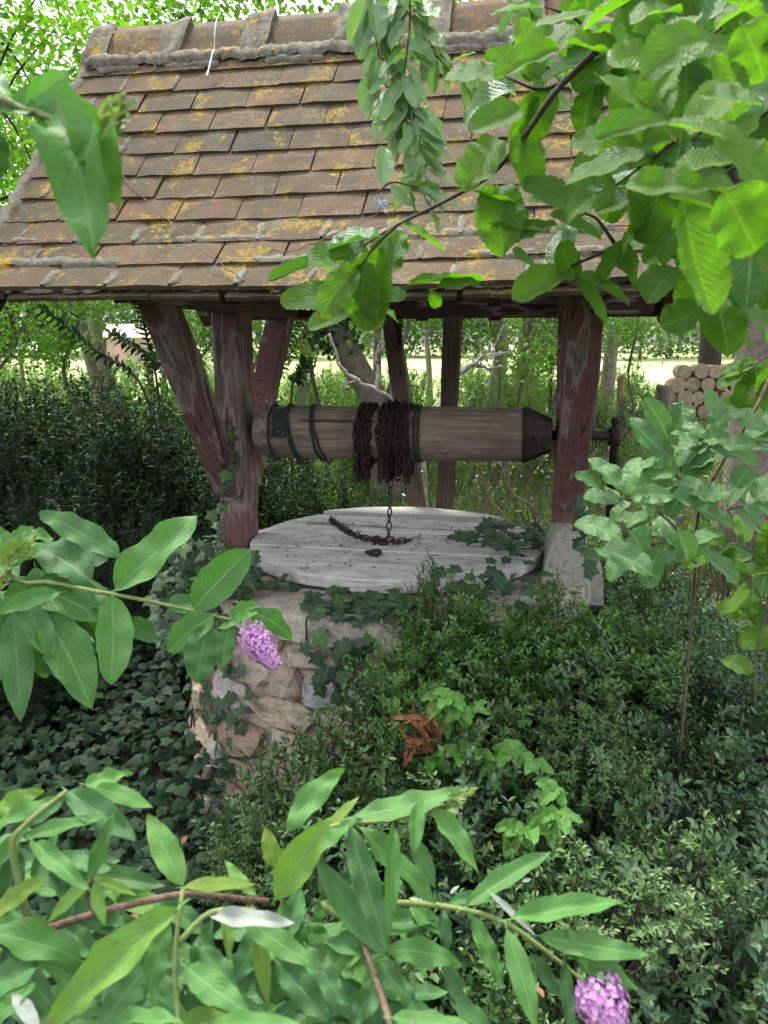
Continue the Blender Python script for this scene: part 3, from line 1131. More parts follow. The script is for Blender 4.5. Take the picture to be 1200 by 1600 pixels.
def build_windlass():
    LA = (AX1 - AX0).length
    b = MB()
    b.lathe(AX0, AXD, [(0, .104), (.004, .108)] + [(LA * q / 12, .110 + .002 * math.sin(q)) for q in range(1, 12)] + [(LA - .004, .108), (LA, .106)], 40, .03)
    b.build('drum', M['drum'], wl, True)
    b = MB()
    b.lathe(AX1 + AXD * .010, AXD, [(0, .111), (.10, .068)], 8)
    b.build('end_block', M['drum_end'], wl)
    b = MB()
    b.lathe(AX1 - AXD * .004, AXD, [(0, .1125), (.013, .1125)], 40)
    b.build('end_band', M['iron'], wl)
    b = MB()
    b.lathe(AX0 - AXD * .052, AXD, [(0, .066), (.02, .088), (.045, .107), (.06, .1125)], 11, .06)
    b.build('end_collar', M['sheet'], wl)
    b = MB()
    b.lathe(AX0 - AXD * .12, AXD, [(0, .02), (.1, .02)], 12)
    b.build('axle', M['iron'], wl, True)
    b = MB()
    b.lathe(AX1 + AXD * .10, AXD, [(0, .019), (.255, .019)], 12)
    b.build('axle', M['iron'], wl, True)
    e = AX1 + AXD * .352
    b = MB()
    b.lathe(e - Vector((0, 0, .40)), (0, 0, 1), [(0, .016), (.36, .016), (.365, .026), (.43, .026), (.435, .014), (.445, .012), (.452, .018), (.463, .019), (.472, .012), (.475, .004)], 12)
    cr = b.build('crank_arm', M['iron'], wl, True)
    b = MB()
    b.lathe(e - Vector((0, 0, .39)) + AXD * .005, AXD, [(0, .013), (.02, .02), (.14, .022), (.16, .018)], 12)
    b.build('crank_grip', M['strut'], wl, True)
    # cords tied round the drum
    def loop(t, tilt, r, extra=0.0):
        c = AX0 + AXD * (LA * t)
        pts = []
        for a in np.linspace(0, 2 * math.pi, 33):
            rad = .1145 + r * .3
            pts.append(c + WY * (-math.cos(a) * rad) + Vector((0, 0, math.sin(a) * rad - (extra if abs(a - 1.5 * math.pi) < .5 else 0))) + AXD * (tilt * -math.sin(a) + .004 * noise.noise((a * 2, t * 9, 0))))
        b = MB()
        b.tube(pts, r, 6, False)
        b.build('cord', M['cord'], wl, True)
    loop(.035, .004, .006)
    loop(.115, .022, .0065, .012)
    loop(.125, .028, .005, .018)
    loop(.21, .020, .006)
    loop(.225, .030, .005, .01)
    loop(.385, .004, .007)
    loop(.575, .004, .007)
    loop(.60, .003, .006)
    loop(.615, .002, .0055)
    # knotted tangle
    b = MB()
    c = AX0 + AXD * (LA * .08)
    for q in range(9):
        a0 = .5 + U_(-.2, .3)
        pts = []
        for k in range(12):
            a = a0 + .35 * math.sin(k * .9 + q) + U_(-.05, .05)
            pts.append(c + WY * (-math.cos(a) * .119) + Vector((0, 0, math.sin(a) * .119)) + AXD * (.03 * math.cos(k * 1.1 + q * 2)))
        b.tube(smooth_path(pts, 3), .0042, 5)
    b.build('cord_knot', M['cord'], wl, True)


build_windlass()

# chain links ---------------------------------------------------------------
def link_template(ln=.034, wd=.0215, r=.0034, n=10, m=5):
    V, Q = [], []
    for i in range(n):
        a = 2 * math.pi * i / n
        cx, cy = math.cos(a), math.sin(a)
        p = np.array([cx * wd / 2 * (.9 if abs(cy) < .5 else 1), math.copysign(abs(cy) ** .8, cy) * ln / 2, 0])
        o = np.array([cx, cy, 0])
        for k in range(m):
            b = 2 * math.pi * k / m
            V.append(p + o * (math.cos(b) * r) + np.array([0, 0, math.sin(b) * r]))
    for i in range(n):
        for k in range(m):
            Q.append((i * m + k, i * m + (k + 1) % m, ((i + 1) % n) * m + (k + 1) % m, ((i + 1) % n) * m + k))
    return np.array(V), np.array(Q)


LT, LQ = link_template(.036, .022, .0034)


def chain_mesh(name, paths, mat, parent, pitch=.0265, scale=1.0):
    """lay links along polylines; alternate links turn a quarter"""
    Vs, Qs, k = [], [], 0
    for pts in paths:
        pts = [Vector(p) for p in pts]
        cum = [0.0]
        for a, b in zip(pts, pts[1:]):
            cum.append(cum[-1] + (b - a).length)
        s, i, q = pitch / 2, 0, 0
        while s < cum[-1]:
            while cum[i + 1] < s:
                i += 1
            p = pts[i].lerp(pts[i + 1], (s - cum[i]) / max(cum[i + 1] - cum[i], 1e-6))
            d = (pts[i + 1] - pts[i]).normalized()
            up = d.orthogonal().normalized()
            ang = (q % 2) * math.pi / 2 + U_(-.45, .45) + .5
            x = (up * math.cos(ang) + d.cross(up) * math.sin(ang))
            z = x.cross(d)
            A = np.array([x, d, z]) * scale
            Vs.append(LT @ A + np.array(p - wloc(parent)))
            Qs.append(LQ + k)
            k += len(LT)
            s += pitch
            q += 1
    me = arrays_mesh(name, np.concatenate(Vs), np.concatenate(Qs))
    me.polygons.foreach_set('use_smooth', [True] * len(me.polygons))
    o = add_mesh(name, me, parent, mat)
    o['kind'] = 'stuff'
    return o


ch = thing('well_chain', 'rusty iron chain wound on the drum and hanging to the lid', 'chain', W(-.01, -.1, 1.2))


def drum_pt(t, a, r):
    c = AX0 + AXD * t
    return c + WY * (-math.cos(a) * r) + Vector((0, 0, math.sin(a) * r))


def build_chain():
    paths = []
    groups = [(.408, .470, 5, .118), (.498, .622, 9, .118), (.51, .60, 3, .130)]
    for (t0, t1, nw, r) in groups:
        for w in range(nw):
            tc = t0 + (t1 - t0) * (w + .5) / nw
            ph = U_(0, 6)
            pts = []
            for a in np.linspace(ph, ph + 2 * math.pi * .99, 40):
                sag = .0 if math.sin(a) > -.2 else U_(0, .004)
                pts.append(drum_pt(tc + .009 * noise.noise((a * 1.5, w * 3.1, r * 50)), a, r + sag + .004 * noise.noise((a * 3, w, 2))))
            paths.append(pts)
    # slack loops under and in front of the drum
    for i in range(22):
        t0 = rnd.choice((U_(.408, .47), U_(.50, .62), U_(.52, .62)))
        t1 = min(.625, max(.405, t0 + U_(-.03, .03)))
        d = U_(.02, .085)
        a0, a1 = -U_(-.5, .6), -U_(.7, 2.2)
        p0, p1 = drum_pt(t0, a0, .140), drum_pt(t1, a1, .128)
        pts = []
        for q in np.linspace(0, 1, 14):
            c = p0.lerp(p1, q)
            c.z -= d * 4 * q * (1 - q)
            low = drum_pt((t0 + t1) / 2, -math.pi / 2, .118).z
            if q > .25 and q < .75:
                c.z = min(c.z, low - d * .9 * (1 - abs(q - .5) * 2))
            pts.append(c)
        paths.append(smooth_path(pts, 2))
    chain_mesh('chain_coil', paths, M['iron'], ch)
    top = drum_pt(.497, -.55, .125)
    foot = onplane(607, 842, LZ + .055)
    foot = W((foot - WO).dot(WX), (foot - WO).dot(WY), LZ + .055)
    top = W((foot - WO).dot(WX) + .006, (foot - WO).dot(WY), top.z)
    mid = top.lerp(foot, .5) + WX * .004
    chain_mesh('hanging_chain', [smooth_path([drum_pt(.497, .2, .132), top, mid, foot], 8)], M['iron'], ch, .031)
    pl_ = [(515, 812), (528, 822), (545, 833), (562, 840), (580, 844), (600, 845), (620, 844), (640, 843), (628, 847), (606, 849), (590, 847)]
    P = smooth_path([onplane(x, y, LZ + .052) for x, y in pl_], 6)
    chain_mesh('lying_chain', [P, [p + Vector((.004, .01, .006)) for p in P[:34]]], M['iron'], ch, .029)


build_chain()
hc = thing('beam_chain', 'short iron chain dangling from the rear rail beside the strut', 'chain', at(625, 470, 3.88))
chain_mesh('chain_strand', [[at(622, 462, 3.84), at(625, 490, 3.84), at(624, 545, 3.84)], [at(620, 500, 3.83), at(626, 540, 3.83)]], M['iron'], hc, .03, 1.25)


def lid_debris():
    P, D, N, L = [], [], [], []
    while len(P) < 420:
        a, r = U_(0, 6.283), .6 * math.sqrt(rnd.random())
        p = W(r * math.cos(a), .06 + r * math.sin(a), LZ + .051)
        x, y, d = proj(p)
        pr = .25 + .9 * math.exp(-((x - 625) / 110) ** 2 - ((y - 843) / 16) ** 2)
        if rnd.random() > pr:
            continue
        P.append(p); th = U_(0, 6.28)
        D.append((math.cos(th), math.sin(th), U_(-.1, .25))); N.append((U_(-.3, .3), U_(-.3, .3), 1)); L.append(U_(.006, .024))
    me = leaf_cloud('lid_litter', P, D, N, L, np.array(L) * .35)
    o = add_mesh('lid_litter', me, None, M['debris'])
    tag(o, 'dry brown flecks and twig bits scattered on the plank lid', 'litter', kind='stuff')


lid_debris()

# ------------------------------------------------------------------ single large leaves
def leaf_mesh(kind, seed, mat, hole=False):
    rr = random.Random(hash(kind) % 1000 + seed * 13 if False else seed * 13 + len(kind))
    n, m = (26, 4) if kind in ('horn', 'bramble') else (18, 3)
    fold = rr.uniform(.06, .34)
    curl = rr.uniform(.02, .26)
    amp = rr.uniform(.015, .055) * (.6 if kind == 'horn' else 1.4)
    if kind == 'curly':
        amp, twist0, fold = .16, .9, .5
    fr = rr.uniform(5, 10)
    ph = rr.uniform(0, 6)
    twist = rr.uniform(-.35, .35)
    bend = rr.uniform(-.10, .10)

    def hw(v):
        if kind == 'budd':
            return .5 * 1.86 * (v ** .72) * ((1 - v) ** .92) * 1.02
        if kind in ('oval', 'curly'):
            return .5 * 1.62 * (v ** .50) * ((1 - v) ** .62)
        if kind == 'horn':
            return .5 * 1.42 * (v ** .42) * ((1 - v) ** .46) * 1.0
        return .5 * 1.6 * (v ** .38) * ((1 - v) ** .62)
    vs, uv, fs = [], [], []
    cols = [k / m for k in range(-m, m + 1)]
    for j in range(n + 1):
        v = j / n
        w = max(hw(min(max(v, .004), .996)), .006)
        if kind in ('horn', 'bramble'):
            w *= 1 + (.055 if j % 2 else -.035) * (1.6 if kind == 'bramble' else 1)
        else:
            w *= 1 + .03 * math.sin(v * 31 + ph)
        for u in cols:
            x = u * w
            z = fold * abs(u) * w * 1.3 - curl * v * v + amp * abs(u) * math.sin(v * fr * 2 + ph + (2 if u > 0 else 0)) + twist * x * v
            z += .008 * math.sin(v * 40 + abs(u) * 6) * abs(u)
            x += bend * math.sin(v * math.pi)
            vs.append((x, v, z))
            uv.append((u * .5 + .5, v))
    c = len(cols)
    for j in range(n):
        for i in range(c - 1):
            fs.append((j * c + i, j * c + i + 1, (j + 1) * c + i + 1, (j + 1) * c + i))
    # petiole
    k = len(vs)
    vs += [(-.012, -.10, -.005), (.012, -.10, -.005), (.014, .02, .0), (-.014, .02, .0)]
    uv += [(.49, 0), (.51, 0), (.51, .05), (.49, .05)]
    fs.append((k, k + 1, k + 2, k + 3))
    if hole:
        for _ in range(rr.randint(1, 3)):
            q = rr.randrange(len(fs) // 4, len(fs) * 3 // 4)
            fs.pop(q)
    me = bpy.data.meshes.new(kind + '_leaf')
    me.from_pydata(vs, [], fs)
    me.polygons.foreach_set('use_smooth', [True] * len(fs))
    L = me.uv_layers.new(name='UVMap')
    li = np.empty(len(me.loops), dtype=np.int32)
    me.loops.foreach_get('vertex_index', li)
    L.data.foreach_set('uv', np.array(uv, dtype=np.float32)[li].ravel())
    me.materials.append(mat)
    return me


def ivy_mesh(seed, mat):
    rr = random.Random(seed)
    j = lambda a: a + rr.uniform(-.045, .045)
    half = [(.14, -.10), (.42, -.04), (.36, .22), (.60, .44), (.27, .58)]
    R = [(j(x), j(y)) for x, y in half]
    Lf = [(-j(x), j(y)) for x, y in half]
    pts = [(0, .02), *R, (j(0), 1.0), *Lf[::-1]]
    z = lambda x, y: -.22 * abs(x) ** 1.3 - .12 * (y - .4) ** 2 + rr.uniform(-.015, .015)
    vs = [(x, y, z(x, y)) for x, y in pts] + [(0, .3, .04), (0, .6, .02)]
    n = len(pts)
    a, b = n, n + 1
    fs = [(0, 1, a), (1, 2, a), (2, 3, a), (3, b, a), (3, 4, b), (4, 5, b), (5, 6, b), (6, 7, b), (7, 8, b), (8, 9, b), (9, a, b), (9, 10, a), (10, 11, a), (11, 0, a)]
    me = bpy.data.meshes.new('ivy_leaf')
    me.from_pydata(vs, [], fs)
    L = me.uv_layers.new(name='UVMap')
    li = np.empty(len(me.loops), dtype=np.int32)
    me.loops.foreach_get('vertex_index', li)
    uv = np.array([(p[0] * .8 + .5, max(0, p[1])) for p in vs], dtype=np.float32)
    L.data.foreach_set('uv', uv[li].ravel())
    me.materials.append(mat)
    return me


LV = {}


def leaf_set(key, kind, matname, n=6, holes=1):
    LV[key] = [leaf_mesh(kind, k + 1, M[matname], False) for k in range(n)]


leaf_set('budd', 'budd', 'budd', 9, 2)
leaf_set('dull', 'budd', 'budd_dull', 7, 1)
leaf_set('yellow', 'budd', 'budd_yellow', 4, 0)
leaf_set('under', 'budd', 'budd_under', 3, 0)
leaf_set('oval', 'oval', 'budd', 7, 2)
leaf_set('ovaldull', 'oval', 'budd_dull', 6, 1)
leaf_set('horn', 'horn', 'horn', 10, 2)
leaf_set('gloss', 'horn', 'horn_gloss', 9, 1)
leaf_set('hornpale', 'horn', 'horn_pale', 8, 0)
leaf_set('curly', 'curly', 'budd', 3, 0)
leaf_set('dry', 'oval', 'dry_leaf', 5, 0)
leaf_set('husk', 'oval', 'rust_frond', 5, 0)
leaf_set('bramble', 'bramble', 'bramble', 5, 0)
LV['ivy'] = [ivy_mesh(k, M['ivy']) for k in range(8)]
LV['ivyp'] = [ivy_mesh(k + 30, M['ivy_pale']) for k in range(4)]


def put_leaf(parent, key, base, tip, width, nhint, zs=None, name='leaf'):
    d = tip - base
    L = d.length
    y = d / L
    n = nhint - y * nhint.dot(y)
    if n.length < 1e-3:
        n = y.orthogonal()
    z = n.normalized()
    x = y.cross(z)
    zz = (width * 1.1 + L * .25) if zs is None else zs
    o = bpy.data.objects.new(name, rnd.choice(LV[key]))
    col.objects.link(o)
    o.parent = parent
    p = base - wloc(parent)
    o.matrix_basis = Matrix(((x.x * width, y.x * L, z.x * zz, p.x), (x.y * width, y.y * L, z.y * zz, p.y), (x.z * width, y.z * L, z.z * zz, p.z), (0, 0, 0, 1)))
    return o


def rv(s=1.0):
    return Vector((U_(-s, s), U_(-s, s), U_(-s, s)))


def px_leaf(parent, key, bx, by, tx, ty, w, d, dd=0.0, up=.75, face=.75, wf=1.22):
    """leaf laid by where its base and tip are seen, d metres out; dd = tip nearer (-) or farther (+)"""
    b, t = at(bx, by, d), at(tx, ty, d + dd)
    m = (b + t) / 2
    n = (CAM - m).normalized() * face + Vector((0, 0, up)) + rv(.28)
    return put_leaf(parent, key, b, t, w * d / 1200 * wf, n)


def stem(parent, pts, r0, r1, mat, name='stem', n=7):
    P = smooth_path(pts, 4)
    b = MB()
    b.tube(P, lerp_list(r0, r1, len(P)), n)
    return b.build(name, M[mat], parent, True)


def flower_head(parent, a, b, rad, n=190):
    """conical panicle of small four-petalled florets from a to b"""
    ax = (b - a)
    L = ax.length
    ax.normalize()
    s1 = ax.orthogonal().normalized()
    s2 = ax.cross(s1)
    core = MB()
    core.lathe(a, ax, [(0, rad * .4), (L * .3, rad * .7), (L * .8, rad * .45), (L, rad * .1)], 10)
    fh = core.build('flower_head', M['flower_core'], parent, True)
    P, D, N, Ls = [], [], [], []
    for i in range(n):
        t = rnd.random() ** .85
        r = rad * (.78 + .3 * math.sin(math.pi * min(1, t * 1.1 + .12))) * (1 - .45 * t * t) * U_(.85, 1.12)
        an = U_(0, 6.283)
        o = s1 * math.cos(an) + s2 * math.sin(an) + ax * U_(-.1, .35)
        o.normalize()
        c = a + ax * (L * t) + o * r
        e1 = o.orthogonal().normalized()
        e2 = o.cross(e1)
        ph = U_(0, 1.5)
        for q in range(4):
            an2 = ph + q * math.pi / 2
            dv = (e1 * math.cos(an2) + e2 * math.sin(an2)) + o * .25
            P.append(c); D.append(dv); N.append(o); Ls.append(U_(.0026, .0042))
    P = np.array([tuple(p) for p in P]) - np.array(wloc(fh))
    me = leaf_cloud('floret_cluster', P, [tuple(v) for v in D], [tuple(v) for v in N], Ls, np.array(Ls) * 1.25)
    o = add_mesh('floret_cluster', me, fh, M['flower'])
    o['kind'] = 'stuff'


def bud_spike(parent, a, b, rad, n=60):
    ax = (b - a)
    L = ax.length
    ax.normalize()
    P, D, N, Ls = [], [], [], []
    s1 = ax.orthogonal().normalized()
    s2 = ax.cross(s1)
    for i in range(n):
        t = rnd.random()
        an = U_(0, 6.283)
        o = s1 * math.cos(an) + s2 * math.sin(an)
        P.append(tuple(a + ax * (L * t * .9) + o * rad * (1 - t) * .5 - wloc(parent)))
        D.append(tuple(o * (1.1 - t) + ax * .9)); N.append(tuple(o - ax * .3)); Ls.append(U_(.7, 1.2) * rad * (1.2 - .7 * t))
    me = leaf_cloud('flower_bud', P, D, N, Ls, np.array(Ls) * .6)
    add_mesh('flower_bud', me, parent, M['bud'])


# ------------------------------------------------------------------ butterfly bush, left of the camera
def budd_left():
    root = Vector((-1.05, .55, gh(-1.05, .55)))
    t = thing('butterfly_bush', 'butterfly bush with a purple flower and broad leaves reaching toward the stone wall', 'bush', root)
    # middle branch
    D = 1.32
    stem(t, [root, root + Vector((.02, .2, .55)), at(-60, 985, 1.25), at(42, 912, D), at(154, 925, D), at(250, 943, D), at(342, 964, D), at(378, 972, D)], .0055, .0024, 'stem_green')
    K = [('ovaldull', 185, 868, 62, 795, 46, -.02), ('oval', 179, 922, 300, 797, 70, .03), ('oval', 304, 950, 390, 858, 66, .02),
         ('oval', 175, 934, 176, 1068, 60, -.05), ('budd', 69, 955, 146, 1104, 92, -.05), ('oval', 46, 915, 166, 955, 76, .0),
         ('ovaldull', 142, 908, 48, 838, 70, .04), ('dull', 20, 958, 32, 1124, 66, -.06), ('ovaldull', 44, 950, 76, 1022, 48, -.05),
         ('budd', 94, 926, -6, 958, 40, -.06), ('dull', 190, 972, 254, 1000, 50, .05), ('oval', 333, 962, 262, 1018, 48, -.02),
         ('ovaldull', 326, 978, 308, 1066, 60, -.03), ('budd', 360, 970, 346, 1050, 38, -.03), ('ovaldull', 262, 946, 308, 938, 38, .03),
         ('budd', 390, 955, 462, 996, 48, .03), ('oval', 362, 966, 400, 940, 28, .02), ('budd', 378, 966, 338, 980, 18, -.02), ('oval', 376, 968, 402, 958, 18, -.02),
         ('ovaldull', 30, 900, -50, 870, 60, .05), ('oval', 20, 840, 84, 832, 40, .03), ('budd', 20, 860, -30, 815, 45, .0), ('oval', 8, 880, 60, 850, 34, -.02),
         ('budd', 0, 850, 45, 822, 26, -.03), ('yellow', -10, 880, 38, 842, 24, -.03), ('dull', 60, 975, 90, 1060, 50, .06), ('dull', 160, 960, 205, 1000, 44, .05),
         ('dull', 150, 950, 120, 1010, 60, .05), ('dull', -20, 960, 10, 1060, 60, .04), ('dull', 140, 990, 175, 1040, 40, .07)]
    for (k, bx, by, tx, ty, w, dd) in K:
        px_leaf(t, k, bx, by, tx, ty, w, D + dd * .3, dd, .55, .9)
    for i in range(16):
        bx, by = U_(-40, 110), U_(830, 990)
        an = U_(.2, 2.9)
        L = U_(70, 130)
        px_leaf(t, rnd.choice(('ovaldull', 'dull', 'oval')), bx, by, bx + L * math.cos(an), by + L * math.sin(an), U_(45, 70), D + U_(.06, .16), -.02, .55, .9)
    flower_head(t, at(386, 984, D - .01), at(430, 1040, D - .03), .026, 480)
    for (x, y) in ((20, 870), (45, 855), (5, 905)):
        bud_spike(t, at(x - 12, y + 18, D - .02), at(x + 14, y - 22, D - .03), .014, 40)
    # high branch, close to the lens
    D = .55
    stem(t, [root, root + Vector((-.02, .1, .9)), at(-120, 330, .62), at(-30, 165, D), at(37, 172, D), at(90, 188, D), at(152, 206, D)], .005, .0016, 'stem_green')
    for (k, bx, by, tx, ty, w, dd) in [('curly', 96, 172, 138, 385, 100, -.05), ('curly', 120, 190, 180, 320, 70, -.02), ('oval', 60, 172, -10, 165, 50, .0), ('budd', 40, 165, 112, 108, 46, .01), ('oval', 20, 170, 128, 140, 60, .03),
                                       ('budd', 100, 150, 165, 192, 34, .0), ('budd', 150, 205, 205, 215, 9, .0), ('budd', 168, 185, 218, 152, 10, .0), ('dull', -10, 200, 6, 285, 50, .02),
                                       ('budd', 60, 185, 95, 260, 40, .02), ('dull', 10, 150, -30, 90, 46, .02)]:
        px_leaf(t, k, bx, by, tx, ty, w, D, dd, .5, .9)
    bud_spike(t, at(158, 208, D), at(192, 150, D), .013, 70)


budd_left()


def budd_low():
    root = Vector((-.35, .42, gh(-.35, .42)))
    t = thing('butterfly_bush', 'low leafy butterfly bush with long pointed leaves on a brown woody branch', 'bush', root)
    D = .74
    stem(t, [root, at(-60, 1650, .66), at(20, 1480, .74), at(88, 1447, .76), at(187, 1418, .76), at(280, 1398, .77), at(330, 1400, .78), at(420, 1408, .80)], .0046, .0028, 'stem_brown', 'branch')
    stem(t, [root + Vector((.02, .02, .02)), at(290, 1800, .60), at(282, 1690, .65), at(279, 1600, .68), at(273, 1500, .70), at(286, 1388, .72)], .0036, .0022, 'stem_green')
    stem(t, [at(50, 1460, .75), at(20, 1330, .74), at(38, 1290, .74), at(105, 1235, .76)], .004, .002, 'stem_green')
    stem(t, [at(150, 1428, .75), at(138, 1400, .75), at(146, 1372, .74)], .003, .002, 'stem_brown')
    stem(t, [at(282, 1470, .70), at(330, 1425, .71), at(400, 1420, .72)], .003, .0015, 'stem_green')
    K = [('budd', 286, 1384, 232, 1268, 66, .73, .02), ('budd', 276, 1420, 62, 1600, 88, .70, -.06), ('yellow', 286, 1386, 404, 1374, 42, .76, .03),
         ('under', 327, 1430, 458, 1436, 44, .71, -.02), ('budd', 432, 1402, 512, 1280, 84, .76, .0), ('budd', 449, 1298, 536, 1194, 62, .80, .04),
         ('budd', 470, 1345, 560, 1270, 40, .80, .0), ('yellow', 432, 1356, 414, 1296, 44, .79, .0), ('budd', 373, 1424, 505, 1510, 56, .73, -.04), ('yellow', 402, 1450, 418, 1570, 40, .73, -.03),
         ('yellow', 350, 1420, 360, 1500, 30, .77, -.03), ('budd', 264, 1438, 230, 1580, 52, .73, -.04), ('budd', 124, 1500, -30, 1440, 84, .72, -.02), ('dull', 60, 1500, -40, 1560, 70, .71, -.04), ('dull', 0, 1480, 84, 1570, 66, .73, -.03),
         ('budd', 36, 1308, 165, 1274, 50, .74, .0), ('budd', 50, 1312, 134, 1384, 46, .73, -.04), ('dull', 105, 1236, 210, 1310, 70, .77, -.03), ('budd', 131, 1226, 205, 1204, 36, .77, .01),
         ('budd', 134, 1226, 240, 1256, 50, .78, .0), ('budd', -10, 1275, 66, 1232, 48, .75, .02), ('budd', -20, 1300, 92, 1240, 40, .74, .01), ('budd', 140, 1372, 178, 1268, 44, .74, .0),
         ('yellow', 150, 1374, 214, 1398, 24, .73, -.01), ('budd', 148, 1378, 164, 1446, 30, .73, -.02), ('budd', 140, 1376, 72, 1440, 38, .74, -.02), ('yellow', -10, 1432, 68, 1370, 50, .73, .01),
         ('budd', -20, 1390, 40, 1285, 60, .76, .0), ('dull', 30, 1330, 10, 1430, 60, .77, -.02), ('dull', 50, 1370, 90, 1300, 40, .79, .01), ('budd', 175, 1600, 285, 1590, 60, .66, -.03), ('budd', 327, 1600, 470, 1598, 56, .65, -.03),
         ('budd', 290, 1510, 386, 1576, 72, .69, -.04), ('dull', 310, 1480, 376, 1550, 50, .73, -.02), ('under', 20, 1555, 62, 1612, 36, .66, -.02), ('budd', -20, 1600, 45, 1535, 50, .66, .0),
         ('dull', 240, 1500, 150, 1610, 70, .75, -.05), ('dull', 200, 1480, 280, 1560, 60, .79, -.02), ('dull', 180, 1450, 90, 1540, 60, .80, -.03), ('dull', 330, 1440, 300, 1560, 56, .78, -.03),
         ('dull', 120, 1400, 60, 1480, 50, .80, -.03), ('dull', 420, 1440, 360, 1540, 60, .78, -.03), ('budd', 440, 1410, 470, 1540, 64, .79, -.03), ('dull', 470, 1390, 440, 1480, 50, .80, -.03),
         ('budd', 160, 1560, 60, 1500, 60, .76, .0), ('dull', 240, 1410, 330, 1460, 56, .79, -.01), ('budd', 400, 1400, 350, 1340, 30, .80, .02), ('dull', 90, 1440, 160, 1500, 50, .78, -.02),
         ('dull', 20, 1420, 100, 1470, 46, .78, -.01), ('dull', 100, 1250, 40, 1290, 46, .78, .0), ('dull', -20, 1330, 60, 1290, 50, .78, .0), ('dull', 230, 1560, 200, 1650, 60, .68, -.03),
         ('dull', 360, 1560, 440, 1640, 60, .70, -.03), ('dull', 430, 1500, 520, 1600, 64, .73, -.03), ('budd', 100, 1590, 30, 1640, 60, .66, -.02), ('dull', 480, 1480, 540, 1570, 56, .76, -.03),
         ('dull', 130, 1480, 230, 1530, 56, .80, -.02), ('dull', 10, 1540, 110, 1600, 66, .74, -.02)]
    for (k, bx, by, tx, ty, w, d, dd) in K:
        px_leaf(t, k, bx, by, tx, ty, w, d, dd, .7, .8, 1.06)
    for i in range(150):
        bx = U_(-30, 640)
        by = U_(1330 if bx < 230 else 1440, 1640)
        an = U_(-.3, 3.4)
        L = U_(90, 170)
        px_leaf(t, rnd.choice(('dull', 'dull', 'budd')), bx, by, bx + L * math.cos(an), by + L * .6 * math.sin(an), U_(40, 66), U_(.79, 1.0), -.02, .7, .75)


budd_low()


def budd_right():
    root = Vector((.02, .35, gh(.02, .35)))
    t = thing('butterfly_bush', 'butterfly bush branch ending in a purple flower among the small-leaved shrubs', 'bush', root)
    stem(t, [root, at(660, 1800, .62), at(625, 1660, .68), at(604, 1582, .73), at(578, 1505, .77), at(552, 1442, .80), at(508, 1412, .83)], .0045, .0025, 'stem_brown')
    stem(t, [at(552, 1442, .80), at(506, 1412, .82), at(560, 1413, .82), at(640, 1411, .82), at(728, 1422, .81), at(797, 1446, .80), at(870, 1500, .79), at(925, 1545, .78)], .0042, .002, 'stem_green')
    stem(t, [at(508, 1412, .83), at(500, 1340, .82), at(517, 1292, .81), at(611, 1281, .80), at(694, 1257, .79)], .0035, .0015, 'stem_green')
    bud_spike(t, at(690, 1260, .79), at(748, 1230, .78), .010, 50)
    K = [('budd', 552, 1276, 726, 1224, 62, .78, .0), ('budd', 657, 1248, 649, 1335, 36, .77, -.03), ('budd', 675, 1262, 750, 1360, 56, .78, -.03), ('budd', 614, 1285, 608, 1470, 38, .77, -.05),
         ('dull', 547, 1290, 610, 1492, 66, .79, -.04), ('budd', 558, 1290, 695, 1410, 60, .81, -.02), ('dull', 498, 1345, 606, 1498, 60, .81, -.03), ('budd', 727, 1416, 862, 1325, 50, .80, .04),
         ('budd', 797, 1436, 982, 1402, 62, .78, .0), ('budd', 841, 1462, 1020, 1490, 58, .77, -.02), ('budd', 888, 1490, 1004, 1545, 60, .77, -.02), ('budd', 888, 1448, 922, 1522, 28, .77, -.02),
         ('under', 765, 1394, 840, 1462, 17, .80, -.02), ('budd', 738, 1430, 792, 1546, 46, .80, -.03), ('budd', 792, 1452, 842, 1612, 56, .77, -.05), ('dull', 882, 1502, 894, 1620, 32, .77, -.03),
         ('dull', 690, 1424, 703, 1492, 36, .82, -.02), ('dull', 692, 1500, 730, 1586, 46, .82, -.02), ('budd', 605, 1484, 720, 1502, 60, .78, -.01), ('budd', 611, 1590, 746, 1600, 52, .72, -.02),
         ('budd', 640, 1412, 700, 1460, 46, .84, -.02), ('dull', 660, 1412, 640, 1500, 46, .85, -.02), ('yellow', 560, 1420, 575, 1490, 30, .83, -.02), ('budd', 570, 1440, 500, 1540, 60, .80, -.03),
         ('dull', 600, 1520, 545, 1610, 54, .76, -.02), ('dull', 590, 1500, 660, 1580, 56, .80, -.02), ('budd', 540, 1380, 480, 1440, 46, .83, .0), ('dull', 830, 1490, 880, 1560, 40, .81, -.01),
         ('dull', 700, 1410, 780, 1400, 34, .84, .02), ('yellow', 500, 1310, 560, 1240, 30, .83, .02), ('dull', 520, 1380, 590, 1380, 40, .84, .0), ('dull', 640, 1310, 690, 1390, 50, .84, .0),
         ('dull', 640, 1560, 690, 1650, 56, .76, -.02), ('dull', 570, 1540, 600, 1640, 50, .78, -.02), ('dull', 700, 1560, 780, 1620, 50, .80, -.02)]
    for (k, bx, by, tx, ty, w, d, dd) in K:
        px_leaf(t, k, bx, by, tx, ty, w, d, dd, .7, .8, 1.06)
    flower_head(t, at(925, 1530, .77), at(962, 1618, .74), .025, 700)


budd_right()


# ------------------------------------------------------------------ whitebeam tree: branches hanging in from the upper right, trunk out of frame
def along(pts, t):
    i = min(int(t * (len(pts) - 1)), len(pts) - 2)
    f = t * (len(pts) - 1) - i
    return pts[i].lerp(pts[i + 1], f), (pts[i + 1] - pts[i]).normalized()


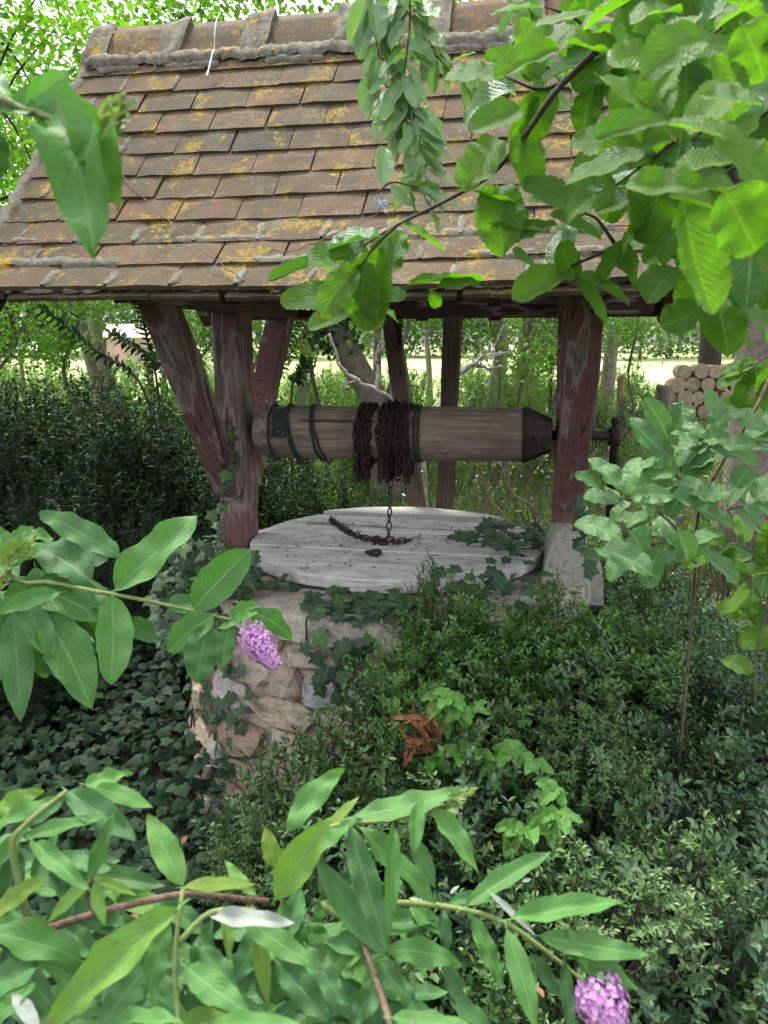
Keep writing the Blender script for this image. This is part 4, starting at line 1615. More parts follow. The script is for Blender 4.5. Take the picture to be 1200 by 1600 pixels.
def leafy_twig(t, pts, n, L, key, mat='twig_dark', r0=.003, r1=.0012, droop=.25, ratio=.62, t0=.08, up=.8, face=.5, wild=.35):
    P = smooth_path(pts, 4)
    b = MB()
    b.tube(P, lerp_list(r0, r1, len(P)), 6)
    b.build('twig', M[mat], t, True)
    for i in range(n):
        q = t0 + (1 - t0) * (i + .5) / n
        p, d = along(P, min(q, .999))
        vd = (CAM - p).normalized()
        side = d.cross(vd).normalized() * (1 if i % 2 else -1)
        dv = d * U_(.35, .9) + side * U_(.5, 1.1) + Vector((0, 0, -droop)) + rv(wild)
        if i >= n - 1:
            dv = d + rv(.3)
        dv.normalize()
        ln = U_(*L)
        nh = Vector((0, 0, up)) + vd * face + rv(.35)
        put_leaf(t, key if rnd.random() < .85 or key != 'horn' else 'gloss', p + dv * .008, p + dv * ln, ln * ratio * U_(.9, 1.12), nh)


def whitebeam():
    root = Vector((1.35, .75, gh(1.35, .75)))
    t = thing('whitebeam_tree', 'broad-leaved tree with green branches hanging in front of the tiled roof', 'tree', root)
    tk = [root, root + Vector((.05, 0, 1.0)), root + Vector((-.02, .05, 2.2)), root + Vector((.1, .1, 3.6))]
    P = smooth_path(tk, 4)
    b = MB()
    b.tube(P, lerp_list(.09, .05, len(P)), 12)
    b.build('trunk', M['bark_grey'], t, True)
    # main boughs
    stem(t, [root + Vector((-.01, .05, 2.3)), at(1120, -160, .95), at(1015, 0, .95), at(880, 130, 1.0), at(820, 212, 1.05), at(768, 272, 1.08), at(700, 312, 1.12), at(620, 352, 1.15), at(545, 398, 1.18)], .006, .0018, 'twig_dark', 'bough')
    stem(t, [root + Vector((-.01, .05, 1.9)), at(1260, 250, .95), at(1150, 300, .98), at(1060, 318, 1.0), at(965, 382, 1.05), at(882, 420, 1.08), at(800, 456, 1.1)], .005, .0018, 'twig_dark', 'bough')
    stem(t, [root + Vector((0, .03, 2.9)), at(1120, -120, 1.0), at(1100, 0, 1.0), at(1098, 110, .98), at(1090, 190, .95)], .0045, .002, 'twig_dark', 'bough')
    K = [(774, 125, 872, 62, 46, 1.0), (838, 40, 924, 8, 34, 1.0), (885, 66, 1000, 92, 62, .92), (890, 60, 960, 30, 50, .95), (812, 170, 736, 198, 62, 1.05), (776, 216, 720, 290, 66, 1.05), (812, 212, 832, 300, 80, 1.05),
         (812, 288, 918, 328, 60, 1.05), (776, 292, 786, 390, 80, 1.1), (740, 300, 830, 330, 50, 1.1), (630, 350, 696, 390, 42, 1.14), (628, 360, 588, 436, 62, 1.14), (556, 380, 516, 432, 22, 1.18),
         (520, 404, 418, 432, 22, 1.18), (550, 462, 436, 456, 56, 1.14), (552, 460, 632, 452, 46, 1.14), (560, 458, 560, 410, 60, 1.16), (558, 468, 590, 512, 54, 1.14), (565, 470, 480, 510, 50, 1.18), (566, 470, 625, 500, 46, 1.16),
         (550, 440, 490, 405, 36, 1.16), (640, 446, 756, 428, 34, 1.12), (684, 450, 752, 432, 30, 1.12), (672, 456, 686, 482, 22, 1.12), (880, 430, 802, 458, 52, 1.08), (900, 428, 955, 500, 36, 1.08), (900, 430, 985, 470, 34, 1.08),
         (876, 378, 906, 434, 46, 1.06), (950, 392, 1002, 446, 66, 1.04), (980, 380, 930, 440, 40, 1.04), (860, 335, 940, 372, 46, 1.06), (870, 350, 800, 365, 44, 1.08), (765, 345, 860, 350, 36, 1.1), (800, 390, 850, 420, 40, 1.1),
         (940, 120, 1072, 196, 84, .80), (1002, 234, 892, 262, 64, .85), (978, 290, 1110, 276, 60, .68), (1072, 336, 1120, 490, 118, .66), (1092, 480, 1032, 506, 60, .92), (1118, 468, 1138, 548, 74, .92), (1126, 452, 1222, 504, 84, .88),
         (1070, 340, 1030, 410, 40, .9), (1130, 300, 1190, 390, 110, .62), (1060, 270, 1160, 240, 66, .7), (1040, 190, 930, 210, 50, .62), (1040, 195, 1170, 215, 60, .62), (1100, 60, 1010, 90, 90, .72), (1110, 90, 1160, 190, 80, .7),
         (1020, 90, 1090, 20, 80, .78), (1160, 40, 1200, 120, 90, .7), (1150, 120, 1220, 60, 80, .75), (1100, 150, 1190, 160, 60, .62), (1140, 130, 1080, 200, 70, .66), (1060, 100, 1000, 160, 60, .8), (1120, 230, 1210, 280, 80, .64),
         (1180, 180, 1120, 240, 60, .7), (1180, 300, 1240, 360, 90, .66), (1120, 330, 1050, 300, 60, .8), (1180, 400, 1240, 460, 80, .8), (1140, 400, 1190, 440, 50, .9), (1010, 330, 960, 380, 60, .95), (990, 300, 1040, 350, 66, .95),
         (930, 330, 1000, 300, 50, 1.0), (1060, 420, 1010, 470, 60, .98), (1120, 500, 1180, 530, 50, .98), (1060, 20, 990, 10, 60, .85), (960, 20, 1010, 60, 50, .9), (1180, 10, 1120, 30, 60, .8), (1190, 70, 1230, 20, 60, .7),
         (880, 5, 905, 48, 44, 1.15), (800, 0, 830, 40, 40, 1.2), (870, 70, 905, 130, 44, 1.2), (905, 130, 945, 160, 40, 1.2), (860, 30, 835, 80, 34, 1.2)]
    for (bx, by, tx, ty, w, d) in K:
        px_leaf(t, 'horn', bx, by, tx, ty, w, d, U_(-.03, .03), .8, .62)
    # denser twigs behind, filling the corner
    tw = []
    for i in range(30):
        x0, y0 = U_(1000, 1240), U_(-80, 400)
        d = U_(.85, 1.35)
        tw.append([at(x0 + 60, y0 - 50, d), at(x0, y0, d), at(x0 - U_(40, 90), y0 + U_(10, 60), d + U_(-.05, .05))])
    for pp in ([(880, 130), (840, 140), (790, 120)], [(960, 380), (930, 340), (890, 330)], [(940, 70), (900, 30), (850, 10)], [(620, 352), (590, 380), (560, 420)], [(1000, 20), (960, 70), (930, 130)]):
        tw.append([at(x, y, 1.1) for x, y in pp])
    for p in tw:
        leafy_twig(t, p, 6, (.075, .105), 'horn', face=.6, ratio=.68)
    # slim hanging shoots with folded pale-backed leaves before the ridge
    for path, n in (([(560, -60), (580, 0), (586, 52), (597, 112), (611, 152), (633, 184), (658, 224)], 13), ([(600, -60), (626, 5), (650, 36), (671, 74), (700, 102), (746, 116), (776, 130)], 11),
                    ([(640, -60), (640, 40), (632, 130), (648, 190), (664, 270)], 15), ([(590, 300), (612, 285), (640, 290), (668, 300)], 4), ([(820, -40), (822, 30), (842, 90), (858, 150)], 6)):
        d = 1.55
        x0_ = path[0][0] < 800
        leafy_twig(t, [at(x, y, d + i * .015) for i, (x, y) in enumerate(path)], int(n * 2.4), (.06, .10), 'hornpale' if x0_ else 'gloss', 'twig', .0024, .001, .5, .5, up=.6, face=.45, wild=.5)
    stem(t, [at(560, -60, 1.55), at(720, -140, 1.3), root + Vector((0, .08, 3.2))], .003, .008, 'twig', 'bough')
    stem(t, [at(820, -40, 1.55), at(860, -150, 1.3), root + Vector((0, .08, 3.1))], .003, .008, 'twig', 'bough')


whitebeam()


def right_sapling():
    root = at(1076, 1015, 2.3)
    root.z = gh(root.x, root.y)
    t = thing('whitebeam_sapling', 'young sapling with glossy ribbed leaves beside the plinth and crank', 'sapling', root)
    stem(t, [root, at(1078, 1005, 2.2), at(1086, 890, 1.75), at(1092, 800, 1.45), at(1130, 720, 1.38), at(1180, 640, 1.36), at(1215, 560, 1.36)], .005, .0028, 'stem_brown', 'trunk')
    K = [(1042, 682, 1012, 622, 36, 1.3), (1054, 682, 1066, 626, 44, 1.3), (1046, 714, 994, 650, 46, 1.28), (971, 766, 922, 712, 46, 1.2), (975, 772, 992, 714, 44, 1.2), (945, 768, 904, 736, 32, 1.2), (967, 784, 912, 768, 32, 1.2),
         (971, 844, 904, 810, 48, 1.15), (1016, 896, 942, 848, 50, 1.15), (984, 830, 1010, 862, 44, 1.18), (1000, 880, 1020, 900, 40, 1.18), (1092, 690, 1060, 670, 34, 1.28), (1100, 690, 1140, 680, 36, 1.28),
         (1120, 650, 1160, 640, 34, 1.25), (1130, 655, 1110, 606, 36, 1.25), (1150, 645, 1200, 665, 34, 1.25), (1060, 740, 1014, 735, 40, 1.3), (1050, 728, 1046, 700, 34, 1.3), (1070, 745, 1104, 725, 34, 1.3),
         (1060, 755, 1110, 765, 40, 1.28), (1050, 775, 990, 770, 38, 1.25), (1050, 778, 1105, 790, 40, 1.25), (1000, 785, 1030, 800, 36, 1.22), (1090, 770, 1140, 765, 46, 1.25), (1090, 795, 1150, 815, 40, 1.25),
         (1030, 830, 1060, 850, 40, 1.2), (1060, 830, 1080, 880, 46, 1.2), (1090, 850, 1130, 830, 44, 1.22), (1092, 850, 1115, 875, 36, 1.22), (1100, 870, 1160, 910, 36, 1.2), (1040, 850, 1065, 875, 40, 1.2),
         (1150, 760, 1170, 730, 36, 1.25), (1180, 780, 1215, 740, 50, 1.25), (1160, 790, 1190, 820, 40, 1.25), (1120, 705, 1190, 720, 36, 1.26), (1130, 700, 1180, 690, 34, 1.26), (1170, 700, 1220, 690, 44, 1.3)]
    for (bx, by, tx, ty, w, d) in K:
        px_leaf(t, 'gloss', bx, by, tx, ty, w, d, U_(-.03, .03), 1.0, .75)
    for path in (([(1092, 800), (1070, 755), (1055, 740), (1046, 700)]), ([(1088, 860), (1040, 810), (1000, 785), (968, 776)]), ([(1088, 880), (1050, 850), (1010, 850), (970, 842)]), ([(1140, 700), (1110, 690), (1090, 690)]),
                 ([(1120, 800), (1165, 790), (1220, 775)]), ([(1150, 690), (1190, 690), (1240, 700)])):
        leafy_twig(t, [at(x, y, 1.32) for x, y in path], 6, (.06, .085), 'gloss', 'twig', .0024, .001, .1, .66, up=1.0, face=.7)
    # broad dark leaves further right and lower
    for path in (([(1230, 900), (1190, 870), (1150, 850), (1120, 860)]), ([(1235, 1010), (1200, 960), (1180, 920), (1150, 900)]), ([(1230, 560), (1190, 560), (1170, 590)]), ([(1240, 640), (1200, 650), (1175, 600)]), ([(1180, 1100), (1185, 1000), (1200, 940), (1190, 880)])):
        leafy_twig(t, [at(x, y, 1.5) for x, y in path], 7, (.06, .085), 'horn', 'twig', .0024, .001, .2, .68, up=.7, face=.8)


right_sapling()


# ------------------------------------------------------------------ ivy on the well
def in_ell(x, y, E):
    for (cx, cy, rx, ry) in E:
        if ((x - cx) / rx) ** 2 + ((y - cy) / ry) ** 2 < 1:
            return True
    return False


def ivy():
    t = thing('ivy_plant', 'dark ivy creeping over the wall and coping of the well', 'ivy', W(-.5, -.75, 0))
    E1 = [(345, 1090, 34, 62), (352, 1160, 34, 50), (338, 1230, 24, 60), (352, 1285, 26, 26), (268, 1000, 62, 110), (262, 1180, 44, 130), (300, 880, 70, 60), (352, 905, 50, 42), (412, 895, 38, 20), (448, 905, 30, 16), (505, 945, 30, 26),
          (505, 995, 34, 44), (545, 940, 50, 26), (540, 1000, 46, 60), (600, 960, 60, 44), (520, 1060, 30, 40), (330, 1010, 30, 30)]
    E1 = [e for e in E1 if e[0] > 400 or e[1] < 1000]
    tw_ = thing('ivy_plant', 'ivy curtain hanging down the left part of the rubble stone wall', 'ivy', W(-.75, -.5, 0))
    E0 = [(340, 1075, 36, 60), (356, 1150, 34, 56), (340, 1225, 28, 60), (352, 1285, 28, 30), (285, 1180, 16, 130), (300, 1030, 40, 50), (372, 1075, 22, 40)]
    E2 = [(740, 920, 66, 30), (800, 905, 66, 36), (705, 905, 40, 20), (850, 940, 60, 30), (940, 925, 50, 24), (680, 960, 60, 50)]
    pts = []

    def leaf(p, n, key, L):
        dv = Vector((U_(-.7, .7), U_(-.7, .7), -1)) + n * U_(.0, .5)
        if n.z > .7:
            dv = Vector((U_(-1, 1), U_(-1, .4), U_(-.1, .1)))
        dv.normalize()
        put_leaf(t if key == 't' else t, 'ivyp' if rnd.random() < .08 else 'ivy', p - dv * L * .4, p + dv * L * .6, L * 1.0, n + Vector((0, 0, .45)) + rv(.4), L)
    c0 = 0
    while c0 < 190:
        a, z = math.radians(U_(165, 300)), U_(.02, .82)
        r = wall_r(z) + U_(.012, .05)
        p = W(r * math.cos(a), r * math.sin(a), z)
        x, y, d = proj(p)
        if in_ell(x, y, E0):
            n = WX * math.cos(a) + WY * math.sin(a)
            dv = (Vector((U_(-.7, .7), U_(-.7, .7), -1)) + n * U_(0, .5)).normalized()
            L = U_(.036, .064)
            put_leaf(tw_, 'ivy', p - dv * L * .4, p + dv * L * .6, L, n + Vector((0, 0, .45)) + rv(.4), L)
            c0 += 1
    cnt = 0
    tries = 0
    while cnt < 290 and tries < 60000:
        tries += 1
        if rnd.random() < .62:
            a, z = math.radians(U_(165, 320)), U_(.02, .9)
            r = (wall_r(z) if z < .82 else .83) + U_(.012, .05)
            p = W(r * math.cos(a), r * math.sin(a), z)
            n = WX * math.cos(a) + WY * math.sin(a)
        else:
            a, r = math.radians(U_(165, 320)), U_(.60, .85)
            p = W(r * math.cos(a), r * math.sin(a), ZC + U_(.005, .06))
            n = Vector((0, 0, 1)) + (WX * math.cos(a) + WY * math.sin(a)) * .4
        x, y, d = proj(p)
        if in_ell(x, y, E1):
            leaf(p, n.normalized(), '', U_(.038, .068))
            pts.append(p)
            cnt += 1
    pts.sort(key=lambda p: p.z)
    for k in range(16):
        i = rnd.randrange(len(pts))
        p = pts[i]
        q = p + Vector((U_(-.08, .08), U_(-.02, .05), -U_(.1, .3)))
        b = MB()
        b.tube(smooth_path([p, p.lerp(q, .5) + rv(.02), q], 4), .0022, 5)
        b.build('vine', M['twig_dark'], t)
    tm = thing('ivy_plant', 'bushy ivy mass hiding the coping beside the left red post', 'ivy', at(310, 1000, 3.0))
    for i in range(260):
        while True:
            x, y = U_(230, 400), U_(835, 1010)
            if in_ell(x, y, [(300, 880, 62, 50), (340, 900, 62, 40), (275, 960, 45, 70), (318, 960, 50, 50), (385, 890, 30, 26)]):
                break
        p = at(x, y, U_(2.72, 3.02) - max(0, (x - 300)) * .0011)
        L = U_(.036, .066)
        dv = Vector((U_(-.8, .8), U_(-.8, .1), U_(-1, .1))).normalized()
        put_leaf(tm, 'ivyp' if rnd.random() < .1 else 'ivy', p - dv * L * .4, p + dv * L * .6, L, Vector((U_(-.4, .2), -.6, .9)) + rv(.4), L)
    # right side and lid
    t2 = thing('ivy_plant', 'ivy clump spreading over the plank lid toward the plinth', 'ivy', W(.45, -.2, ZC))
    E3 = [(818, 838, 58, 30), (870, 835, 30, 22), (770, 826, 28, 14), (725, 838, 22, 8)]
    cnt = tries = 0
    while cnt < 130 and tries < 90000:
        tries += 1
        a, r = math.radians(U_(-130, 60)), U_(.2, .86)
        z = (LZ + .05 if r < .62 else ZC) + U_(0, .1)
        p = W(r * math.cos(a), r * math.sin(a) + .03, z)
        x, y, d = proj(p)
        if in_ell(x, y, E3) or in_ell(x, y, E2):
            dv = Vector((U_(-1, 1), U_(-1, .3), U_(-.5, .15))).normalized()
            L = U_(.04, .068)
            put_leaf(t2, 'ivy', p - dv * L * .4, p + dv * L * .6, L, Vector((0, -.5, 1)) + rv(.5), L)
            cnt += 1
    for (pp) in (((745, 838), (790, 845), (830, 850)), ((700, 842), (745, 846), (800, 842)), ((770, 848), (810, 858), (850, 852))):
        b = MB()
        b.tube(smooth_path([onplane(x, y, LZ + .052) for x, y in pp], 5), .0028, 5)
        b.build('vine', M['twig_dark'], t2)
    # climbing the two posts
    for (nm, lab, P, n) in (('ivy_plant', 'thin ivy strand climbing the left red post', [(345, 850), (338, 800), (352, 770), (358, 730), (366, 690), (360, 660)], 18),
                            ('ivy_plant', 'thin ivy strand on the right post and its plinth', [(918, 895), (912, 860), (905, 820), (902, 790), (904, 770)], 18)):
        d = 3.09 if 'left' in lab else 2.86
        PT = [at(x, y, d - (0 if 'left' in lab else .10 * max(0, (y - 830) / 70))) for x, y in P]
        t3 = thing(nm, lab, 'ivy', PT[0])
        b = MB()
        S = smooth_path(PT, 4)
        b.tube(S, .0025, 5)
        b.build('vine', M['twig_dark'], t3)
        for i in range(n):
            p, dd = along(S, (i + .5) / n * .98)
            dv = (Vector((U_(-1, 1), -.3, U_(-.9, .1)))).normalized()
            L = U_(.035, .058) * (1 if i < n * .7 else .7)
            put_leaf(t3, 'ivy' if rnd.random() < .7 else 'ivyp', p + Vector((0, -.01, 0)), p + dv * L + Vector((0, -.015, 0)), L, Vector((0, -1, .5)) + rv(.4), L)


ivy()

IVY_T = np.array([[0, .06, 0], [.36, -.06, -.08], [.40, .22, -.05], [0, .40, .04], [.52, .42, -.14], [.30, .60, -.03], [0, 1, -.06], [-.30, .60, -.03], [-.52, .42, -.14], [-.40, .22, -.05], [-.36, -.06, -.08]])
IVY_Q = np.array([[0, 1, 2, 3], [3, 2, 4, 5], [3, 5, 6, 7], [3, 7, 8, 9], [3, 9, 10, 0]])


def cloud_q(name, P, D, N, L, Wd, T, Q):
    global LEAFQ
    keep = LEAFQ
    LEAFQ = Q
    me = leaf_cloud(name, P, D, N, L, Wd, None, T)
    LEAFQ = keep
    return me


def ivy_ground():
    P, D, N, L = [], [], [], []
    while len(P) < 13000:
        x, y = U_(-3.0, -.45), U_(1.2, 4.6)
        r = (Vector((x, y, 0)) - Vector((WO.x, WO.y, 0))).length
        if r < .93:
            continue
        h = .10 + .30 * max(0, noise.noise((x * 1.4, y * 1.4, 3)) + .3) + max(0, (y - 2.6)) * .16 + max(0, (-x - 1.2)) * .1
        if r < 1.15:
            h += .25 * (1.15 - r) / .2
        P.append((x, y, h * rnd.random() ** .35)); L.append(U_(.02, .066))
        D.append((U_(-1, 1), U_(-1, .3), U_(-.7, .1))); N.append((U_(-.5, .5), U_(-.9, .2), 1))
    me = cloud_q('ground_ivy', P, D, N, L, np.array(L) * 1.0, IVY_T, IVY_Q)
    o = add_mesh('ground_ivy', me, None, M['ivy_shaded'])
    tag(o, 'dark ivy carpet on the shaded ground left of the well', 'ivy', kind='stuff')


ivy_ground()


# ------------------------------------------------------------------ small-leaved shrubs
def clump_mesh(seed, h, rad, nst, leafL, leafW, gap, part=.6, side=6, slen=.10, up=.5, spread=.9):
    """one shrub, root at the origin: main stems, side sprigs, leaves in pairs on the sprigs"""
    g = np.random.default_rng(seed)
    sm = MB()
    P, D, N, L, T = [], [], [], [], []

    def sprig(pts, n, t0=.1):
        ph = g.uniform(0, 3)
        for i in range(n):
            q = t0 + (1 - t0) * (i + g.uniform(.2, .8)) / n
            p, d = along(pts, min(q, .999))
            e1 = d.orthogonal().normalized()
            e2 = d.cross(e1)
            for sgn in (0, math.pi):
                an = ph + i * 1.57 + sgn + g.uniform(-.35, .35)
                o = e1 * math.cos(an) + e2 * math.sin(an)
                dv = o + d * (up + .8 * (i / n) ** 2) + Vector(g.normal(0, .18, 3))
                nn = d * .8 - o * .25 + Vector((0, 0, .5)) + Vector(g.normal(0, .25, 3))
                P.append(tuple(p)); D.append(tuple(dv)); N.append(tuple(nn))
                L.append(leafL * g.uniform(.65, 1.2) * (1 - .3 * (i / n) ** 3))
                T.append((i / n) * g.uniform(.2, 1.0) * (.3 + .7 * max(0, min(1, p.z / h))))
    for s in range(nst):
        a = g.uniform(0, 2 * math.pi)
        rr = math.sqrt(g.uniform(0, 1))
        top = Vector((rr * rad * math.cos(a), rr * rad * math.sin(a), h * (1 - .38 * rr * rr) * g.uniform(.66, 1.0)))
        foot = Vector((top.x * .3, top.y * .3, 0))
        mid = foot.lerp(top, .55) + Vector((top.x * .3, top.y * .3, h * .03)) + Vector(g.normal(0, .06 * rad, 3))
        pts = smooth_path([foot, mid, top], 5)
        sm.tube(pts, lerp_list(.0012 + .004 * h, .0012, len(pts)), 4, False)
        for k in range(side):
            q = 1 - part + part * (k + g.uniform(0, 1)) / side
            p, d = along(pts, min(q, .999))
            o = Vector((p.x, p.y, 0))
            o = (o.normalized() * .6 if o.length > 1e-4 else o) + Vector((g.normal(0, .8), g.normal(0, .8), 0))
            dv = (o * spread + d * .7 + Vector((0, 0, g.uniform(-.1, .7)))).normalized()
            ln = slen * g.uniform(.6, 1.3)
            e = p + dv * ln + Vector((0, 0, ln * .15))
            sp = [p, p + dv * ln * .5, e]
            if k % 2 == 0:
                sm.tube(sp, .0011, 3, False)
            sprig(sp, max(3, int(ln / gap)))
        sprig([pts[-4], pts[-2], pts[-1] + (pts[-1] - pts[-3]) * .3], max(3, int(slen / gap)))
    return sm, (P, D, N, L, np.array(L) * leafW, T)


SHRUB = {}


def shrub_variant(key, mat, seeds, **kw):
    L = []
    for s in seeds:
        sm, a = clump_mesh(s, **kw)
        lm = leaf_cloud('foliage', *a)
        lm.materials.append(M[mat])
        me = bpy.data.meshes.new('stems')
        me.from_pydata([tuple(v) for v in sm.v], [], sm.f)
        me.materials.append(M['twig_dark'])
        L.append((me, lm))
    SHRUB[key] = L


for nm_, h_ in (('box_low', .40), ('box_mid', .62), ('box_high', .90)):
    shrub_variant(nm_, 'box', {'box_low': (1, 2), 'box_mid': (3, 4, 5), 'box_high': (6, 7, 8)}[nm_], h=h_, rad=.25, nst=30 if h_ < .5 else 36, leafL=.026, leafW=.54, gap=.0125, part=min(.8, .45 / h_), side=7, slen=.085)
for nm_, h_ in (('box_low_blue', .40), ('box_mid_blue', .62), ('box_high_blue', .90)):
    shrub_variant(nm_, 'box_blue', (int(h_ * 100), int(h_ * 100) + 1), h=h_, rad=.26, nst=24 if h_ < .5 else 30, leafL=.032, leafW=.56, gap=.0145, part=min(.8, .45 / h_), side=6, slen=.095)
shrub_variant('light', 'box_light', (21, 22), h=.55, rad=.17, nst=15, leafL=.026, leafW=.52, gap=.012, part=.65, side=7, slen=.09)
shrub_variant('pale', 'box_pale', (31, 32), h=.50, rad=.17, nst=16, leafL=.024, leafW=.52, gap=.012, part=.65, side=7, slen=.08)
shrub_variant('hedge', 'hedge', (41, 42, 43), h=1.6, rad=.55, nst=46, leafL=.042, leafW=.52, gap=.026, part=.95, side=19, slen=.17)
shrub_variant('hedgelow', 'hedge', (44, 45), h=1.05, rad=.5, nst=44, leafL=.042, leafW=.52, gap=.026, part=.95, side=13, slen=.16)
shrub_variant('yew', 'yew', (51, 52), h=1.3, rad=.6, nst=60, leafL=.026, leafW=.24, gap=.008, part=.95, side=15, slen=.15)
shrub_variant('paleshrub', 'shrub_pale', (61, 62, 63), h=1.0, rad=.5, nst=16, leafL=.075, leafW=.55, gap=.045, part=.8, side=6, slen=.22)
shrub_variant('blueshrub', 'shrub_blue', (71, 72), h=1.0, rad=.26, nst=26, leafL=.06, leafW=.35, gap=.03, part=.9, side=8, slen=.14)


def shrub(key, name, label, cat, x, y, z, sx, sz, group):
    st, lf = rnd.choice(SHRUB[key])
    t = thing(name, label, cat, (x, y, z), group)
    a = U_(0, 6.28)
    tilt = (U_(-.08, .08), U_(-.08, .08), a)
    for nm, me in (('stems', st), ('foliage', lf)):
        o = bpy.data.objects.new(nm, me)
        col.objects.link(o)
        o.parent = t
        o.rotation_euler = tilt
        o.scale = (sx, sx, sz)
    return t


def thicket():
    spots = []
    y = 1.15
    row = 0
    while y < 3.9:
        x = -.42 + (row % 2) * .12
        while x < 2.7:
            spots.append((x + U_(-.06, .06), y + U_(-.06, .06)))
            x += .25
        y += .22
        row += 1
    for (x, y) in spots:
        r = math.hypot(x - WO.x, y - WO.y)
        if r < .98:
            continue
        top = 1.10 - .57 * max(0, r - .98) - (.10 if x < .1 else 0) * max(0, 1 - abs(r - 1) * 2) + .07 * noise.noise((x * 2.2, y * 2.2, 8))
        top = max(top, .22 + .05 * U_(-1, 1))
        if x > 1.3:
            top = min(top, .62)
        px_, py_, d = proj((x, y, top))
        if px_ > 1330 or py_ > 1800:
            continue
        if px_ < 455 + max(0, (py_ - 1230)) * .3 and py_ < 1500:
            continue
        if px_ < 560 and py_ < 985:
            continue
        if px_ < 540 and 960 < py_ < 1120 and r < 1.15:
            top *= .72
        g = gh(x, y)
        v = rnd.random()
        h = top - g
        key = 'box_low' if h < .5 else 'box_mid' if h < .75 else 'box_high'
        h /= {'box_low': .40, 'box_mid': .62, 'box_high': .90}[key]
        if r < 1.3:
            lab, grp = 'small-leaved dark green evergreen shrub growing right against the stone well wall', 'small-leaved shrubs against the well wall'
        elif px_ > 1000 and py_ < 1330:
            lab, grp = 'small-leaved dark evergreen shrub round the foot of the glossy-leaved sapling', 'small-leaved shrubs by the sapling'
        elif px_ < 900 and py_ < 1330:
            lab, grp = 'small-leaved dark evergreen shrub beside the brambles and rusty husks', 'small-leaved shrubs by the brambles'
        else:
            lab, grp = 'small-leaved evergreen shrub in the thicket beyond the purple-tipped butterfly bush branch', 'small-leaved shrubs by the purple flower'
        if rnd.random() < .4:
            key += '_blue'
        shrub(key, 'evergreen_shrub', lab, 'shrub', x, y, g - .02, U_(.85, 1.2), h, grp)
    # fresh light green and pale variegated shoots
    for (px_, py_, d, key, hh) in ((705, 925, 2.36, 'light', .5), (745, 915, 2.38, 'light', .5), (775, 950, 2.34, 'light', .5), (640, 970, 2.28, 'light', .45), (680, 960, 2.3, 'light', .45), (740, 990, 2.26, 'light', .45), (610, 1020, 2.22, 'light', .4), (860, 905, 2.5, 'light', .45), (900, 925, 2.48, 'light', .45), (830, 935, 2.44, 'light', .4),
                                   (740, 1060, 2.15, 'light', .4), (800, 1010, 2.25, 'light', .4), (935, 965, 2.42, 'light', .4), (650, 1060, 2.15, 'light', .4), (980, 940, 2.5, 'light', .4)):
        p = at(px_, py_, d)
        lab, grp = ('fresh light green evergreen shrub just below the concrete plinth', 'light green shrubs under the plinth') if px_ > 815 else ('fresh light green evergreen shrub just below the plank lid', 'light green shrubs under the lid')
        shrub(key, 'evergreen_shrub', lab, 'shrub', p.x, p.y, max(0, p.z - hh), U_(.8, 1.1), hh / .55, grp)
    for (px_, py_, d, hh) in ((430, 1240, 2.15, .36), (460, 1225, 2.1, .36), (400, 1275, 2.1, .3), (880, 1000, 2.25, .4), (890, 1060, 2.15, .4), (850, 1100, 2.1, .4), (800, 1010, 2.25, .35), (930, 1110, 2.0, .4), (1060, 1250, 1.7, .4), (700, 1190, 1.95, .3), (980, 1320, 1.6, .3)):
        p = at(px_, py_, d)
        shrub('pale', 'evergreen_shrub', 'pale yellow-tipped evergreen shrub poking out of the dark thicket', 'shrub', p.x, p.y, max(0, p.z - hh), U_(.75, 1.0), hh / .50, 'pale tipped shrubs in the thicket')
    # one conical young shoot in front of the lid
    p = at(672, 870, 2.42)
    for key in ('box_mid',):
        st, lf = SHRUB[key][2]
        t = thing('evergreen_shrub', 'slim conical evergreen shoot standing up before the plank lid', 'shrub', (p.x, p.y, p.z - .30))
        for nm, me in (('stems', st), ('foliage', lf)):
            o = bpy.data.objects.new(nm, me)
            col.objects.link(o)
            o.parent = t
            o.scale = (.33, .33, .30 / .62)


thicket()


